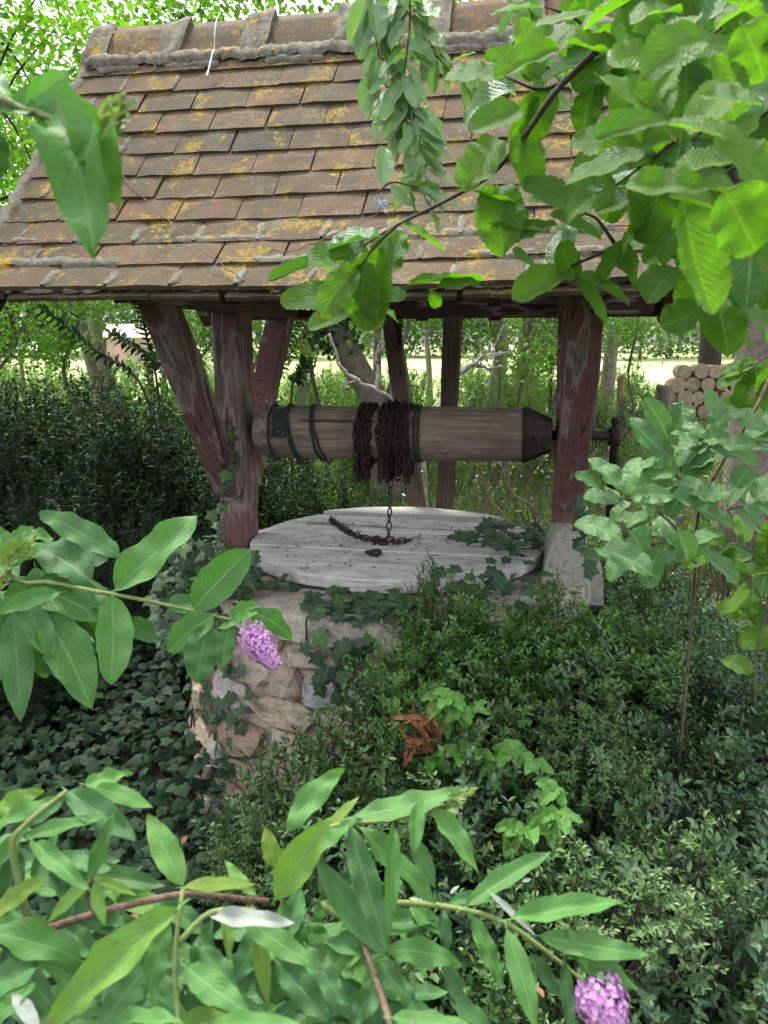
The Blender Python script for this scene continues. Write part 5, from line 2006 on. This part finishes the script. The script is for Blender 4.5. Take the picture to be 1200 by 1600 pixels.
def hedges():
    for (x, y, h, r) in ((-2.75, 4.7, 1.8, 1.3), (-2.2, 4.9, 1.72, 1.25), (-1.75, 4.6, 1.70, 1.1), (-1.35, 4.5, 1.62, 1.0), (-1.6, 5.1, 1.75, 1.2), (-1.0, 5.0, 1.60, 1.05), (-.62, 4.75, 1.30, .85), (-.28, 4.75, 1.15, .75), (-.05, 4.9, 1.0, .6), (-2.4, 5.6, 1.8, 1.3), (-.75, 4.45, 1.15, .8), (-3.3, 5.2, 1.8, 1.4), (-.3, 4.35, .9, .6)):
        lab, grp = ('low dark hedge shrub in shade below the windlass drum', 'low hedge shrubs below the drum') if h < 1.4 else ('tall dark broad-leaved hedge shrub in shade behind the red post', 'tall hedge shrubs behind the post')
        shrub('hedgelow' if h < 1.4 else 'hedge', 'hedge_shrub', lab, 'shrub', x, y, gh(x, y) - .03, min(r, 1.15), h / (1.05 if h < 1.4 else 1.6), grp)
    for (x, y, h, r) in ((-2.0, 3.9, 1.45, .85), (-1.6, 3.75, 1.15, .7), (-2.45, 3.6, 1.5, .9), (-1.35, 3.95, 1.05, .6), (-2.9, 4.0, 1.6, .9), (-1.9, 3.3, .9, .7), (-2.3, 3.0, .9, .7)):
        shrub('yew', 'yew_shrub', 'fine-needled blackish green yew shrub at the shaded left edge', 'shrub', x, y, gh(x, y) - .03, r * 1.1, h / 1.3, 'yew shrubs at the shaded edge')
    # tall thin shoots with paired leaves rising out of the hedge
    for (px0, py0, px1, py1, d, lab) in ((235, 640, 62, 480, 4.6, 'long arching leafy shoot rising from the dark hedge under the eave'), (330, 640, 168, 520, 4.5, 'short leafy shoot beside the long arching one in the hedge'), (250, 640, 216, 470, 4.7, 'thin upright leafy shoot in the hedge'),
                                       (405, 640, 470, 490, 4.9, 'leaning dark leafy shoot behind the left brace'), (420, 640, 500, 470, 5.2, 'slender leaning shoot rising above the drum'), (455, 640, 480, 560, 4.8, 'stubby leafy shoot just above the drum')):
        a, b_ = at(px0, py0, d), at(px1, py1, d)
        g0 = Vector((a.x, a.y, gh(a.x, a.y)))
        t = thing('hedge_shoot', lab, 'shoot', g0)
        P = smooth_path([g0, a, a.lerp(b_, .5) + Vector((0, 0, .05)), b_], 6)
        b = MB()
        b.tube(P, lerp_list(.012, .003, len(P)), 5)
        b.build('stem', M['twig_dark'], t, True)
        Pp, D, N, L = [], [], [], []
        for i in range(34):
            p, dd = along(P, .45 + .545 * i / 34)
            e = dd.orthogonal().normalized()
            e2 = dd.cross(e)
            for s in (1, -1):
                an = i * 1.57 + U_(-.4, .4)
                o = (e * math.cos(an) + e2 * math.sin(an)) * s
                Pp.append(tuple(p - g0)); D.append(tuple(o + dd * .5 + Vector((0, 0, -.15)))); N.append((U_(-.3, .3), U_(-.3, .3), 1)); L.append(U_(.05, .085))
        me = leaf_cloud('foliage', Pp, D, N, L, np.array(L) * .5)
        add_mesh('foliage', me, t, M['hedge'])


hedges()


def tangle():
    """thin twiggy hedge behind the right half of the well"""
    for (x0, x1, y, h, lab) in ((.30, .95, 4.75, 1.30, 'tangle of thin bare stems behind the drum end'), (.85, 1.55, 4.6, 1.42, 'tangle of thin bare stems behind the crank'), (1.45, 2.6, 4.4, 1.25, 'tangle of thin stems behind the sapling')):
        t = thing('twig_hedge', lab, 'hedge', ((x0 + x1) / 2, y, gh((x0 + x1) / 2, y)))
        b = MB()
        P, D, N, L = [], [], [], []
        for i in range(int(125 * (x1 - x0) / .65)):
            f = Vector((U_(x0, x1), y + U_(-.22, .22), 0))
            hh = h * U_(.45, 1.0)
            lean = U_(-.5, .5)
            pts = [f, f + Vector((lean * .3 + U_(-.08, .08), U_(-.1, .1), hh * .4)), f + Vector((lean * .8 + U_(-.12, .12), U_(-.15, .15), hh * .8)), f + Vector((lean * 1.2 + U_(-.15, .15), U_(-.15, .15), hh))]
            S = smooth_path(pts, 3)
            b.tube(S, lerp_list(U_(.003, .006), .0012, len(S)), 4, False)
            for k in range(rnd.randint(0, 7)):
                p, dd = along(S, U_(.3, .999))
                P.append(tuple(p - t.location)); D.append((U_(-1, 1), U_(-1, 1), U_(-.6, .4))); N.append((U_(-.6, .6), U_(-.6, .6), 1)); L.append(U_(.022, .045))
        b.build('stems', M['twig'], t)
        me = leaf_cloud('foliage', P, D, N, L, np.array(L) * .6)
        add_mesh('foliage', me, t, M['crown_mid'])
    # pale arching cane
    for pts, d in (([(790, 830), (765, 780), (752, 735), (748, 690)], 4.4), ([(845, 820), (800, 770), (780, 720)], 4.5)):
        a = at(*pts[0], d)
        g0 = Vector((a.x, a.y, gh(a.x, a.y)))
        t = MB()
        t.tube(smooth_path([g0] + [at(x, y, d) for x, y in pts], 5), .006, 5)
        o = t.build('bare_cane', M['stem_brown'], None, True, g0)
        tag(o, 'pale bare cane arching among the twiggy hedge', 'cane', 'pale canes in the twiggy hedge')


tangle()


def small_plants():
    # bramble shoots
    for (cx, cy, d, n, lab) in ((715, 1135, 2.05, 11, 'bright green bramble with toothed leaves beside the rusty husks'), (790, 1180, 2.0, 8, 'bramble shoot with toothed leaves right of the rusty husks'), (845, 1265, 1.85, 6, 'small bramble sprig low in the dark thicket')):
        c = at(cx, cy, d)
        g0 = Vector((c.x, c.y + .05, max(0, c.z - .3)))
        t = thing('bramble_plant', lab, 'bramble', g0)
        for i in range(n):
            p = at(cx + U_(-45, 45), cy + U_(-48, 48), d + U_(-.04, .04))
            b = MB()
            b.tube(smooth_path([g0, g0.lerp(p, .6) + Vector((0, 0, .03)), p], 4), .0018, 5)
            b.build('stalk', M['stem_green'], t)
            dv = Vector((U_(-1, 1), -.7, U_(-.6, .3))).normalized()
            L = U_(.05, .07)
            sd = dv.cross(Vector((0, -.6, 1))).normalized()
            for (k3, f3) in ((0, 1.15), (.9, .9), (-.9, .9)):
                d3 = (dv * (1 if k3 == 0 else .55) + sd * k3).normalized()
                put_leaf(t, 'bramble', p, p + d3 * L * f3, L * .66 * f3, Vector((0, -.6, 1)) + rv(.2))
    # orange-brown husks
    t = thing('dried_husk_cluster', 'heap of curled orange-brown dried husks in the dark thicket', 'dried plant', at(655, 1170, 2.02))
    for i in range(30):
        a = at(655 + U_(-28, 28), 1152 + U_(-36, 38), 2.02 + U_(-.04, .03))
        dv = Vector((U_(-.7, .7), U_(-.4, .1), U_(-1, 1))).normalized()
        L = U_(.04, .095)
        put_leaf(t, 'husk', a - dv * L * .5, a + dv * L * .5, U_(.012, .026), Vector((U_(-1, 1), -1, U_(-.3, 1))), U_(.05, .10), 'husk')
    # brown leaf litter in and under the shrubs
    P, D, N, L = [], [], [], []
    for i in range(1500):
        x, y = U_(-.6, 2.3), U_(1.1, 3.0)
        if math.hypot(x - WO.x, y - WO.y) < .95:
            continue
        z = gh(x, y) + .015 + (U_(.1, .55) * (rnd.random() < .16))
        P.append((x, y, z)); D.append((U_(-1, 1), U_(-1, 1), U_(-.3, .3))); N.append((U_(-.5, .5), U_(-.7, .3), 1)); L.append(U_(.025, .055))
    me = leaf_cloud('leaf_litter', P, D, N, L, np.array(L) * .7)
    o = add_mesh('leaf_litter', me, None, M['dry_leaf'])
    tag(o, 'dry brown fallen leaves caught among the shrubs', 'leaf litter', kind='stuff')
    # dry vine trailing down the tiles
    for pts, lab in (([(185, 268, 2.72), (240, 322, 2.64), (300, 380, 2.56), (355, 420, 2.50), (405, 452, 2.42)], 'thin reddish dry vine trailing down the left tiles'), ([(420, 395, 2.50), (480, 384, 2.52), (560, 350, 2.55), (625, 308, 2.6)], 'thin dry vine lying across the lower tiles')):
        S = []
        for (x, y, d) in pts:
            # drop onto the roof surface
            best = None
            for q in range(160):
                p = at(x, y, 2.0 + q * .01)
                yy = (p - WO).dot(WY)
                zz = p.z
                s = min(range(len(PROF)), key=lambda i: abs(PROF[i].y - yy))
                e = zz - PROF[s].z - .055
                if best is None or abs(e) < best[0]:
                    best = (abs(e), p)
            S.append(best[1])
        b = MB()
        S = [p + rv(.006) for p in smooth_path(S, 5)]
        b.tube(smooth_path(S, 2), .0018, 5)
        o = b.build('dry_vine', M['stem_brown'], None, True)
        tag(o, lab, 'vine')


small_plants()


def roof_marks():
    # droppings streak down the ridge
    pts = [W(-.655 + .006 * noise.noise((i, 0, 3)), y, z) for i, (y, z) in enumerate(((-.085, 3.035), (-.118, 3.0), (-.142, 2.95), (-.150, 2.90), (-.175, 2.865), (-.215, 2.80), (-.235, 2.775)))]
    b = MB()
    b.tube(smooth_path(pts, 5), [U_(.001, .0045) for _ in range(31)], 6)
    o = b.build('bird_dropping', M['guard'], None)
    tag(o, 'thin white bird dropping streak down the ridge tiles', 'dropping')
    for (x, y, d, lab) in ((592, 322, 1.17, 'frayed pale blue twine knotted on the dry twig'), (546, 370, 1.19, 'small pale blue twine end beside the leafy branch tip')):
        b = MB()
        c = at(x, y, d)
        for i in range(9):
            b.tube(smooth_path([c + rv(.004), c + rv(.012), c + rv(.018)], 3), .0008, 4)
        o = b.build('twine_knot', M['twine'], None)
        tag(o, lab, 'twine')


roof_marks()

# ------------------------------------------------------------------ trees and garden beyond
def crown_mesh(seed, rad, zc, rz, nclump, per, leafL, ratio=.72, csz=.5, low=None):
    g = np.random.default_rng(seed)
    C = []
    while len(C) < nclump:
        v = g.normal(0, 1, 3)
        v /= np.linalg.norm(v)
        v *= g.uniform(.25, 1) ** .45
        c = np.array([v[0] * rad, v[1] * rad, zc + v[2] * rz])
        C.append(c)
    C = np.array(C)
    P = (C[:, None, :] + g.normal(0, 1, (nclump, per, 3)) * np.array([csz, csz, csz * .55]) * g.uniform(.6, 1.3, (nclump, 1, 1))).reshape(-1, 3)
    n = len(P)
    D = g.normal(0, 1, (n, 3)) * np.array([1, 1, .5]) + np.array([0, 0, -.45])
    N = g.normal(0, .5, (n, 3)) + np.array([0, 0, 1.0])
    L = leafL * g.uniform(.65, 1.2, n)
    return C, leaf_cloud('crown', P, D, N, L, L * ratio)


def trunk_mb(g0, top, r0, r1, wob, limbs=(), n=10, seed=0):
    b = MB()
    pts = []
    for i in range(7):
        q = i / 6
        pts.append(g0.lerp(top, q) + Vector((noise.noise((q * 3, seed, 0)), noise.noise((q * 3, seed, 5)), 0)) * wob * math.sin(q * math.pi))
    P = smooth_path(pts, 3)
    rs = [r0 * (1.35 if i == 0 else 1.12 if i == 1 else 1) + (r1 - r0) * i / (len(P) - 1) for i in range(len(P))]
    b.tube(P, rs, n)
    for (q, end, r) in limbs:
        s, d = along(P, q)
        m = s.lerp(end, .5) + Vector((0, 0, .12 * (end - s).length))
        S = smooth_path([s, m, end], 5)
        b.tube(S, lerp_list(r, r * .25, len(S)), 6)
    return b


CR = {}
CR['mid'] = [crown_mesh(s, 2.4, 0, 1.9, 110, 75, .10) for s in (1, 2)]
CR['bright'] = [crown_mesh(s, 2.3, 0, 2.2, 150, 85, .072, .85, .26) for s in (3,)]
CR['young'] = [crown_mesh(s, .8, 0, 1.0, 46, 42, .07, .7, .2) for s in (13, 14)]
CR['far'] = [crown_mesh(s, 2.4, 0, 2.2, 70, 45, .20, .8, .5) for s in (4, 5)]
CR['canopy'] = [crown_mesh(9, 4.6, 0, 1.6, 210, 70, .13, .75, .55)]
for k, m in (('mid', 'crown_mid'), ('bright', 'crown_bright'), ('far', 'crown_far'), ('canopy', 'crown_mid'), ('young', 'crown_bright')):
    for C, me in CR[k]:
        me.materials.append(M[m])


def tree(label, px_, d_, wpx, bark, crown, cz, cs, name='tree', group=None, top_px=None, cat='tree', lean=0.0):
    """trunk seen at photo column px_ on the ground d_ metres away"""
    x = (px_ - 600) / 1200 * d_ * .98
    y = d_
    g0 = Vector((x, y, gh(x, y) - .05))
    r = wpx / 1200 * d_ / 2
    t = thing(name, label, cat, g0, group)
    ctr = Vector((x + lean, y + U_(-.3, .3), cz))
    C, me = rnd.choice(CR[crown])
    limbs = []
    idx = list(range(len(C)))
    rnd.shuffle(idx)
    for i in idx[:16]:
        limbs.append((U_(.45, .98), ctr + Vector(C[i]) * cs, r * .3))
    b = trunk_mb(g0, Vector((x + lean + U_(-.5, .5), y, cz + .6 * cs)), r, r * .45, .55, limbs, 12 if wpx > 30 else 8, px_ * .01)
    b.build('trunk', M[bark], t, True)
    o = bpy.data.objects.new('crown', me)
    col.objects.link(o)
    o.parent = t
    o.location = ctr - g0
    o.scale = (cs, cs, cs)
    o.rotation_euler = (0, 0, U_(0, 6.28))
    return t


tree('bright green round-leaved tree rising behind the left roof verge', -60, 8.2, 20, 'bark_dark', 'bright', 4.3, 1.1)
tree('bright leafy tree drooping below the left eave', 130, 11.5, 22, 'bark_pale', 'bright', 4.9, 1.15)
tree('slim pale trunk behind the dark hedge by the left stake', 168, 15, 26, 'bark_pale', 'mid', 5.2, 1.1)
tree('straight pale trunk beside the left brace', 458, 12, 19, 'bark_pale', 'mid', 5.4, 1.2)
tree('distant thin grey trunk behind the leaning trunk', 596, 19, 15, 'bark_grey', 'mid', 5.9, 1.3)
tree('thin young trunk seen between the two raw struts', 673, 24, 10, 'bark_pale', 'mid', 6.6, 1.4)
tree('pale trunk just right of the raw struts', 766, 13, 27, 'bark_pale', 'bright', 4.9, 1.15)
tree('mossy grey trunk near the ball-headed tree', 828, 21, 30, 'bark_grey', 'mid', 6.4, 1.5)
tree('pale straight trunk right of the red post', 950, 15, 25, 'bark_pale', 'mid', 5.8, 1.3)
tree('dark trunk behind the log pile', 1106, 21, 38, 'bark_dark', 'mid', 6.2, 1.6)


def big_right_tree():
    x, y = 3.42, 7.0
    g0 = Vector((x, y, gh(x, y) - .05))
    t = thing('tree', 'large tree with thick pale furrowed trunk and wide spreading crown', 'tree', g0)
    C, me = CR['canopy'][0]
    ctr = Vector((3.4, 6.2, 6.6))
    limbs = [(U_(.6, .98), ctr + Vector(C[i]) * .9, .07) for i in range(0, 60, 5)]
    b = trunk_mb(g0, Vector((3.0, 6.4, 6.6)), .26, .14, .1, limbs, 18, 4)
    # furrowed bark
    b.build('trunk', M['bark_pale'], t, True)
    o = add_mesh('crown', me, t)
    o.location = ctr - g0


big_right_tree()


def left_shade_tree():
    x, y = -4.6, 3.6
    g0 = Vector((x, y, gh(x, y) - .05))
    t = thing('tree', 'tall tree left of the yew shrubs shading the well', 'tree', g0)
    C, me = CR['canopy'][0]
    ctr = Vector((-4.6, 3.8, 6.4))
    limbs = [(U_(.6, .98), ctr + Vector(C[i]) * .8, .06) for i in range(0, 60, 6)]
    b = trunk_mb(g0, Vector((-4.5, 3.7, 6.8)), .2, .1, .1, limbs, 14, 6)
    b.build('trunk', M['bark_grey'], t, True)
    o = bpy.data.objects.new('crown', me)
    col.objects.link(o)
    o.parent = t
    o.location = ctr - g0
    o.scale = (.85, .85, .9)
    o.rotation_euler = (0, 0, 2)


left_shade_tree()


def leaning():
    # thick leaning trunk with ivy on its head
    d = 9.0
    g0 = at(606, 672, d)
    g0.z = gh(g0.x, g0.y) - .05
    t = thing('leaning_trunk', 'thick grey tree trunk leaning left with dark ivy on top', 'tree', g0)
    b = MB()
    P = smooth_path([g0, at(592, 650, d), at(560, 580, d), at(525, 515, d), at(495, 470, d), at(470, 400, d)], 4)
    b.tube(P, [.20 - .006 * i for i in range(len(P))], 14)
    b.build('trunk', M['bark_grey'], t, True)
    Pp, D, N, L = [], [], [], []
    for i in range(700):
        p, dd = along(P, U_(.55, .95))
        p = p + rv(.24)
        Pp.append(tuple(p - g0)); D.append((U_(-1, 1), U_(-1, 1), -.6)); N.append((U_(-1, 1), -1, U_(0, 1))); L.append(U_(.05, .09))
    add_mesh('crown', leaf_cloud('crown', Pp, D, N, L, np.array(L) * .9), t, M['hedge'])
    # bleached dead limbs
    d = 6.2
    for lab, segs in (('bleached dead branch sloping down behind the drum', [([(512, 520), (530, 568), (548, 588), (590, 612), (625, 634), (650, 655)], .016, .034), ([(588, 611), (590, 585), (587, 560), (598, 535), (600, 500)], .026, .012), ([(600, 535), (606, 520), (612, 512)], .012, .006)]),
                      ('bleached forked dead branch right of the raw struts', [([(684, 660), (697, 610), (722, 582), (745, 572), (770, 576), (786, 572)], .040, .012), ([(724, 580), (760, 556), (800, 548)], .024, .010), ([(700, 600), (690, 620), (676, 640)], .018, .010)])):
        p0 = at(*segs[0][0][-1], d) if 'sloping' in lab else at(*segs[0][0][0], d)
        g = Vector((p0.x + .05, p0.y, gh(p0.x, p0.y)))
        t = thing('dead_branch', lab, 'branch', g)
        for i, (pp, r0, r1) in enumerate(segs):
            b = MB()
            S = smooth_path([at(x, y, d) for x, y in pp], 4)
            S = [q + rv(.012) for q in S]
            b.tube(S, [a * .62 * U_(.85, 1.2) for a in lerp_list(r0, r1, len(S))], 8)
            b.build('limb', M['dead_wood'], t, True)
            for k in range(4):
                q, dd = along(S, U_(.2, .98))
                e = q + Vector((U_(-.2, .2), U_(-.1, .1), U_(-.05, .28)))
                b = MB()
                b.tube(smooth_path([q, q.lerp(e, .5) + rv(.03), e], 4), lerp_list(.008, .003, 9), 5)
                b.build('twig', M['dead_wood'], t, True)
        b = MB()
        b.tube(smooth_path([p0, p0.lerp(g, .5) + Vector((.05, .05, 0)), g], 4), .034, 8)
        b.build('limb', M['dead_wood'], t, True)


leaning()


def garden():
    # ball-headed clipped tree
    d = 15.0
    x = (862 - 600) / 1200 * d * .98
    g0 = Vector((x, d, gh(x, d)))
    t = thing('ball_tree', 'small clipped tree with a dark ball head on a thin stem', 'tree', g0)
    c = at(862, 533, d * .99)
    b = MB()
    b.tube([g0, g0.lerp(c, .5) + Vector((.02, 0, 0)), c], [.035, .03, .02], 7)
    b.build('trunk', M['bark_dark'], t, True)
    g = np.random.default_rng(8)
    n = 1500
    v = nrm(g.normal(0, 1, (n, 3)))
    P = v * g.uniform(.5, 1, (n, 1)) ** .5 * np.array([.44, .44, .52]) + np.array(c - g0)
    L = g.uniform(.05, .09, n)
    add_mesh('crown', leaf_cloud('crown', P, v + g.normal(0, .5, (n, 3)), v + np.array([0, 0, .5]), L, L * .6), t, M['shrub_blue'])
    # fence stakes
    for (px_, ytop, d, w, lab, h) in ((972, 586, 12.5, 11, 'brown round fence stake left of the small conifer', 0), (832, 520, 15, 9, 'brown fence stake near the ball-headed tree', 0), (1040, 602, 11, 22, 'thick grey fence post before the log pile', 0), (232, 572, 13, 11, 'short grey fence post behind the hedge', 0), (254, 560, 16, 8, 'thin grey fence post behind the hedge', 0), (712, 590, 12, 8, 'thin stake beside the raw struts', 0), (932, 560, 11.5, 10, 'grey stake behind the red post', 0)):
        x = (px_ - 600) / 1200 * d * .98
        g0 = Vector((x, d, gh(x, d) - .05))
        top = at(px_, ytop, d * .985)
        b = MB()
        r = w / 1200 * d / 2
        b.tube([g0, Vector((x + U_(-.02, .02), d, top.z - .02)), Vector((x, d, top.z))], [r, r * .95, r * .8], 9)
        o = b.build('fence_stake', M['stake'] if 'brown' in lab else M['bark_grey'], None, False, g0)
        tag(o, lab, 'fence stake')
    # tree guard stake on the left
    d = 13
    x = (32 - 600) / 1200 * d * .98
    g0 = Vector((x, d, gh(x, d) - .05))
    t = thing('guarded_stake', 'wooden stake with a pale plastic sleeve left of the hedge', 'fence stake', g0)
    zt, zm = at(32, 520, d * .985).z, at(32, 545, d * .985).z
    b = MB(); b.tube([g0, Vector((x, d, zm + .02))], .035, 8); b.build('stake', M['stake'], t)
    b = MB(); b.tube([Vector((x, d, zm)), Vector((x, d, zt))], .05, 10); b.build('sleeve', M['guard'], t)
    # low garden plants between the trees
    for i in range(46):
        px_, d = U_(440, 1030), U_(9, 17)
        x = (px_ - 600) / 1200 * d
        if abs(px_ - 972) < 15:
            continue
        shrub('paleshrub', 'garden_shrub', 'loose pale green garden plant on the bright lawn beyond the well', 'shrub', x, d, gh(x, d) - .02, U_(.5, .9), U_(.6, 1.25), 'pale garden plants on the lawn')
    for i in range(12):
        px_, d = U_(-30, 420), U_(9, 16)
        x = (px_ - 600) / 1200 * d
        shrub('paleshrub', 'garden_shrub', 'loose pale green plant behind the dark hedge', 'shrub', x, d, gh(x, d) - .02, U_(.5, .9), U_(.5, 1.0), 'pale plants behind the dark hedge')
    for (px_, d, h, r, lab) in ((992, 11, 1.25, .75, 'narrow bluish conifer right of the brown stake'), (930, 12, 1.2, .8, 'bluish conifer beside the red post'), (745, 14, 1.15, .9, 'bluish conifer between strut and pale trunk'), (790, 15, 1.1, .9, 'bluish conifer right of the pale trunk'), (1120, 12, .8, .6, 'bluish conifer in front of the log pile')):
        x = (px_ - 600) / 1200 * d * .98
        shrub('blueshrub', 'small_conifer', lab, 'conifer', x, d, gh(x, d) - .02, r, h, None)
    for i in range(40):
        px_, d = U_(-60, 1180), U_(20, 42)
        x = (px_ - 600) / 1200 * d
        shrub('paleshrub', 'hedge_plant', 'young pale hedge plant in the far row before the field', 'shrub', x, d, gh(x, d) - .02, U_(1.0, 1.8), U_(.7, 1.5), 'young hedge plants before the field')
    for i, (px_, d, lab) in enumerate(((20, 9.5, 'slim young tree rising above the yew'), (110, 10, 'slim young tree over the dark hedge'), (285, 9, 'slim young tree behind the left brace'), (420, 8.5, 'slim young tree behind the drum end'), (500, 10, 'slim young tree left of the leaning trunk'), (640, 9, 'slim young tree behind the left raw strut'),
                                       (735, 10, 'slim young tree between strut and pale trunk'), (805, 9, 'slim young tree right of the pale trunk'), (885, 11, 'slim young tree by the ball-headed tree'), (1000, 10, 'slim young tree over the small conifer'))):
        x = (px_ - 600) / 1200 * d
        tree(lab, px_, d, U_(5, 9), 'bark_grey', 'young', gh(x, d) + U_(2.2, 3.0), U_(.8, 1.1), 'young_tree', lean=U_(-.3, .3))
    for i in range(44):
        px_, d = U_(-60, 1010), U_(10, 19)
        x = (px_ - 600) / 1200 * d
        shrub('paleshrub', 'garden_shrub', 'tall loose pale green shrub hiding the field beyond the well', 'shrub', x, d, gh(x, d) - .02, U_(.7, 1.2), U_(1.15, 1.75), 'tall pale shrubs before the field')
    # log pile
    d = 20.0
    k = 0
    for row, n in ((0, 7), (1, 6), (2, 5), (3, 4)):
        for i in range(n):
            r = U_(.16, .23)
            cx = 7.1 + (i + row * .5) * .38 + U_(-.04, .04)
            cz = .2 + row * .34 + U_(-.02, .02) + .02
            b = MB()
            ln = U_(.4, .5)
            b.lathe(Vector((cx, d - ln / 2 + U_(-.05, .05), cz)), Vector((U_(-.08, .08), 1, U_(-.05, .05))), [(0, r * .92), (.01, r), (ln, r)], 11, .12)
            o = b.build('firewood_log', M['log_end'], None)
            tag(o, 'cut firewood log in the stacked pile near the dark trunk', 'log', 'logs of the firewood pile')
    # upright split logs beside it
    # far shed
    D = 62
    x0, x1 = (176 - 600) / 1200 * D, (282 - 600) / 1200 * D
    g = gh((x0 + x1) / 2, D)
    t = thing('garden_shed', 'far pale pinkish shed with red gate posts beyond the hedge', 'shed', ((x0 + x1) / 2, D + 1.5, g))
    b = MB(); b.box(Vector(((x0 + x1) / 2, D + 1.5, g + 1.2)), Vector(((x1 - x0) / 2, 0, 0)), Vector((0, 1.5, 0)), Vector((0, 0, 1.25)))
    b.build('wall', M['shed'], t)
    b = MB()
    zt = g + 2.45
    vs = [(x0 - .3, D - .4, zt), (x1 + .3, D - .4, zt), (x1 + .3, D + 3.4, zt), (x0 - .3, D + 3.4, zt), (x0 - .3, D + 1.5, zt + 1.1), (x1 + .3, D + 1.5, zt + 1.1)]
    b.add(vs, [(0, 1, 5, 4), (2, 3, 4, 5), (0, 4, 3), (1, 2, 5), (3, 2, 1, 0)])
    b.build('roof', M['shed_roof'], t)
    b = MB(); b.box(Vector((x0 + 1.1, D - .03, g + 1.0)), Vector((.45, 0, 0)), Vector((0, .04, 0)), Vector((0, 0, 1.0)))
    b.build('door', M['gate_red'], t)
    # far tree line
    for i in range(30):
        px_ = -150 + i * 52 + U_(-20, 20)
        D = U_(85, 150)
        x = (px_ - 600) / 1200 * D
        cs = U_(2.4, 4.0)
        tree('far green tree in the line closing the field', px_, D, U_(4, 6), 'bark_grey', 'far', gh(x, D) + 2.1 * cs, cs, group='trees closing the field')
    # lawn grass
    n = 52000
    g = np.random.default_rng(3)
    y = 5.6 + 16 * g.uniform(0, 1, n) ** 1.5
    x = g.uniform(-.62, .62, n) * y
    z = np.array([gh(a, b) for a, b in zip(x, y)])
    L = g.uniform(.05, .16, n)
    D = np.stack([g.normal(0, .35, n), g.normal(0, .35, n), np.ones(n)], 1)
    N = np.stack([g.normal(0, 1, n), -np.ones(n), np.zeros(n)], 1)
    o = add_mesh('grass', leaf_cloud('grass', np.stack([x, y, z], 1), D, N, L, L * .12 + .004, None, BLADE6), None, M['grass'])
    tag(o, 'bright lawn grass beyond the hedge', 'grass', kind='stuff')


garden()
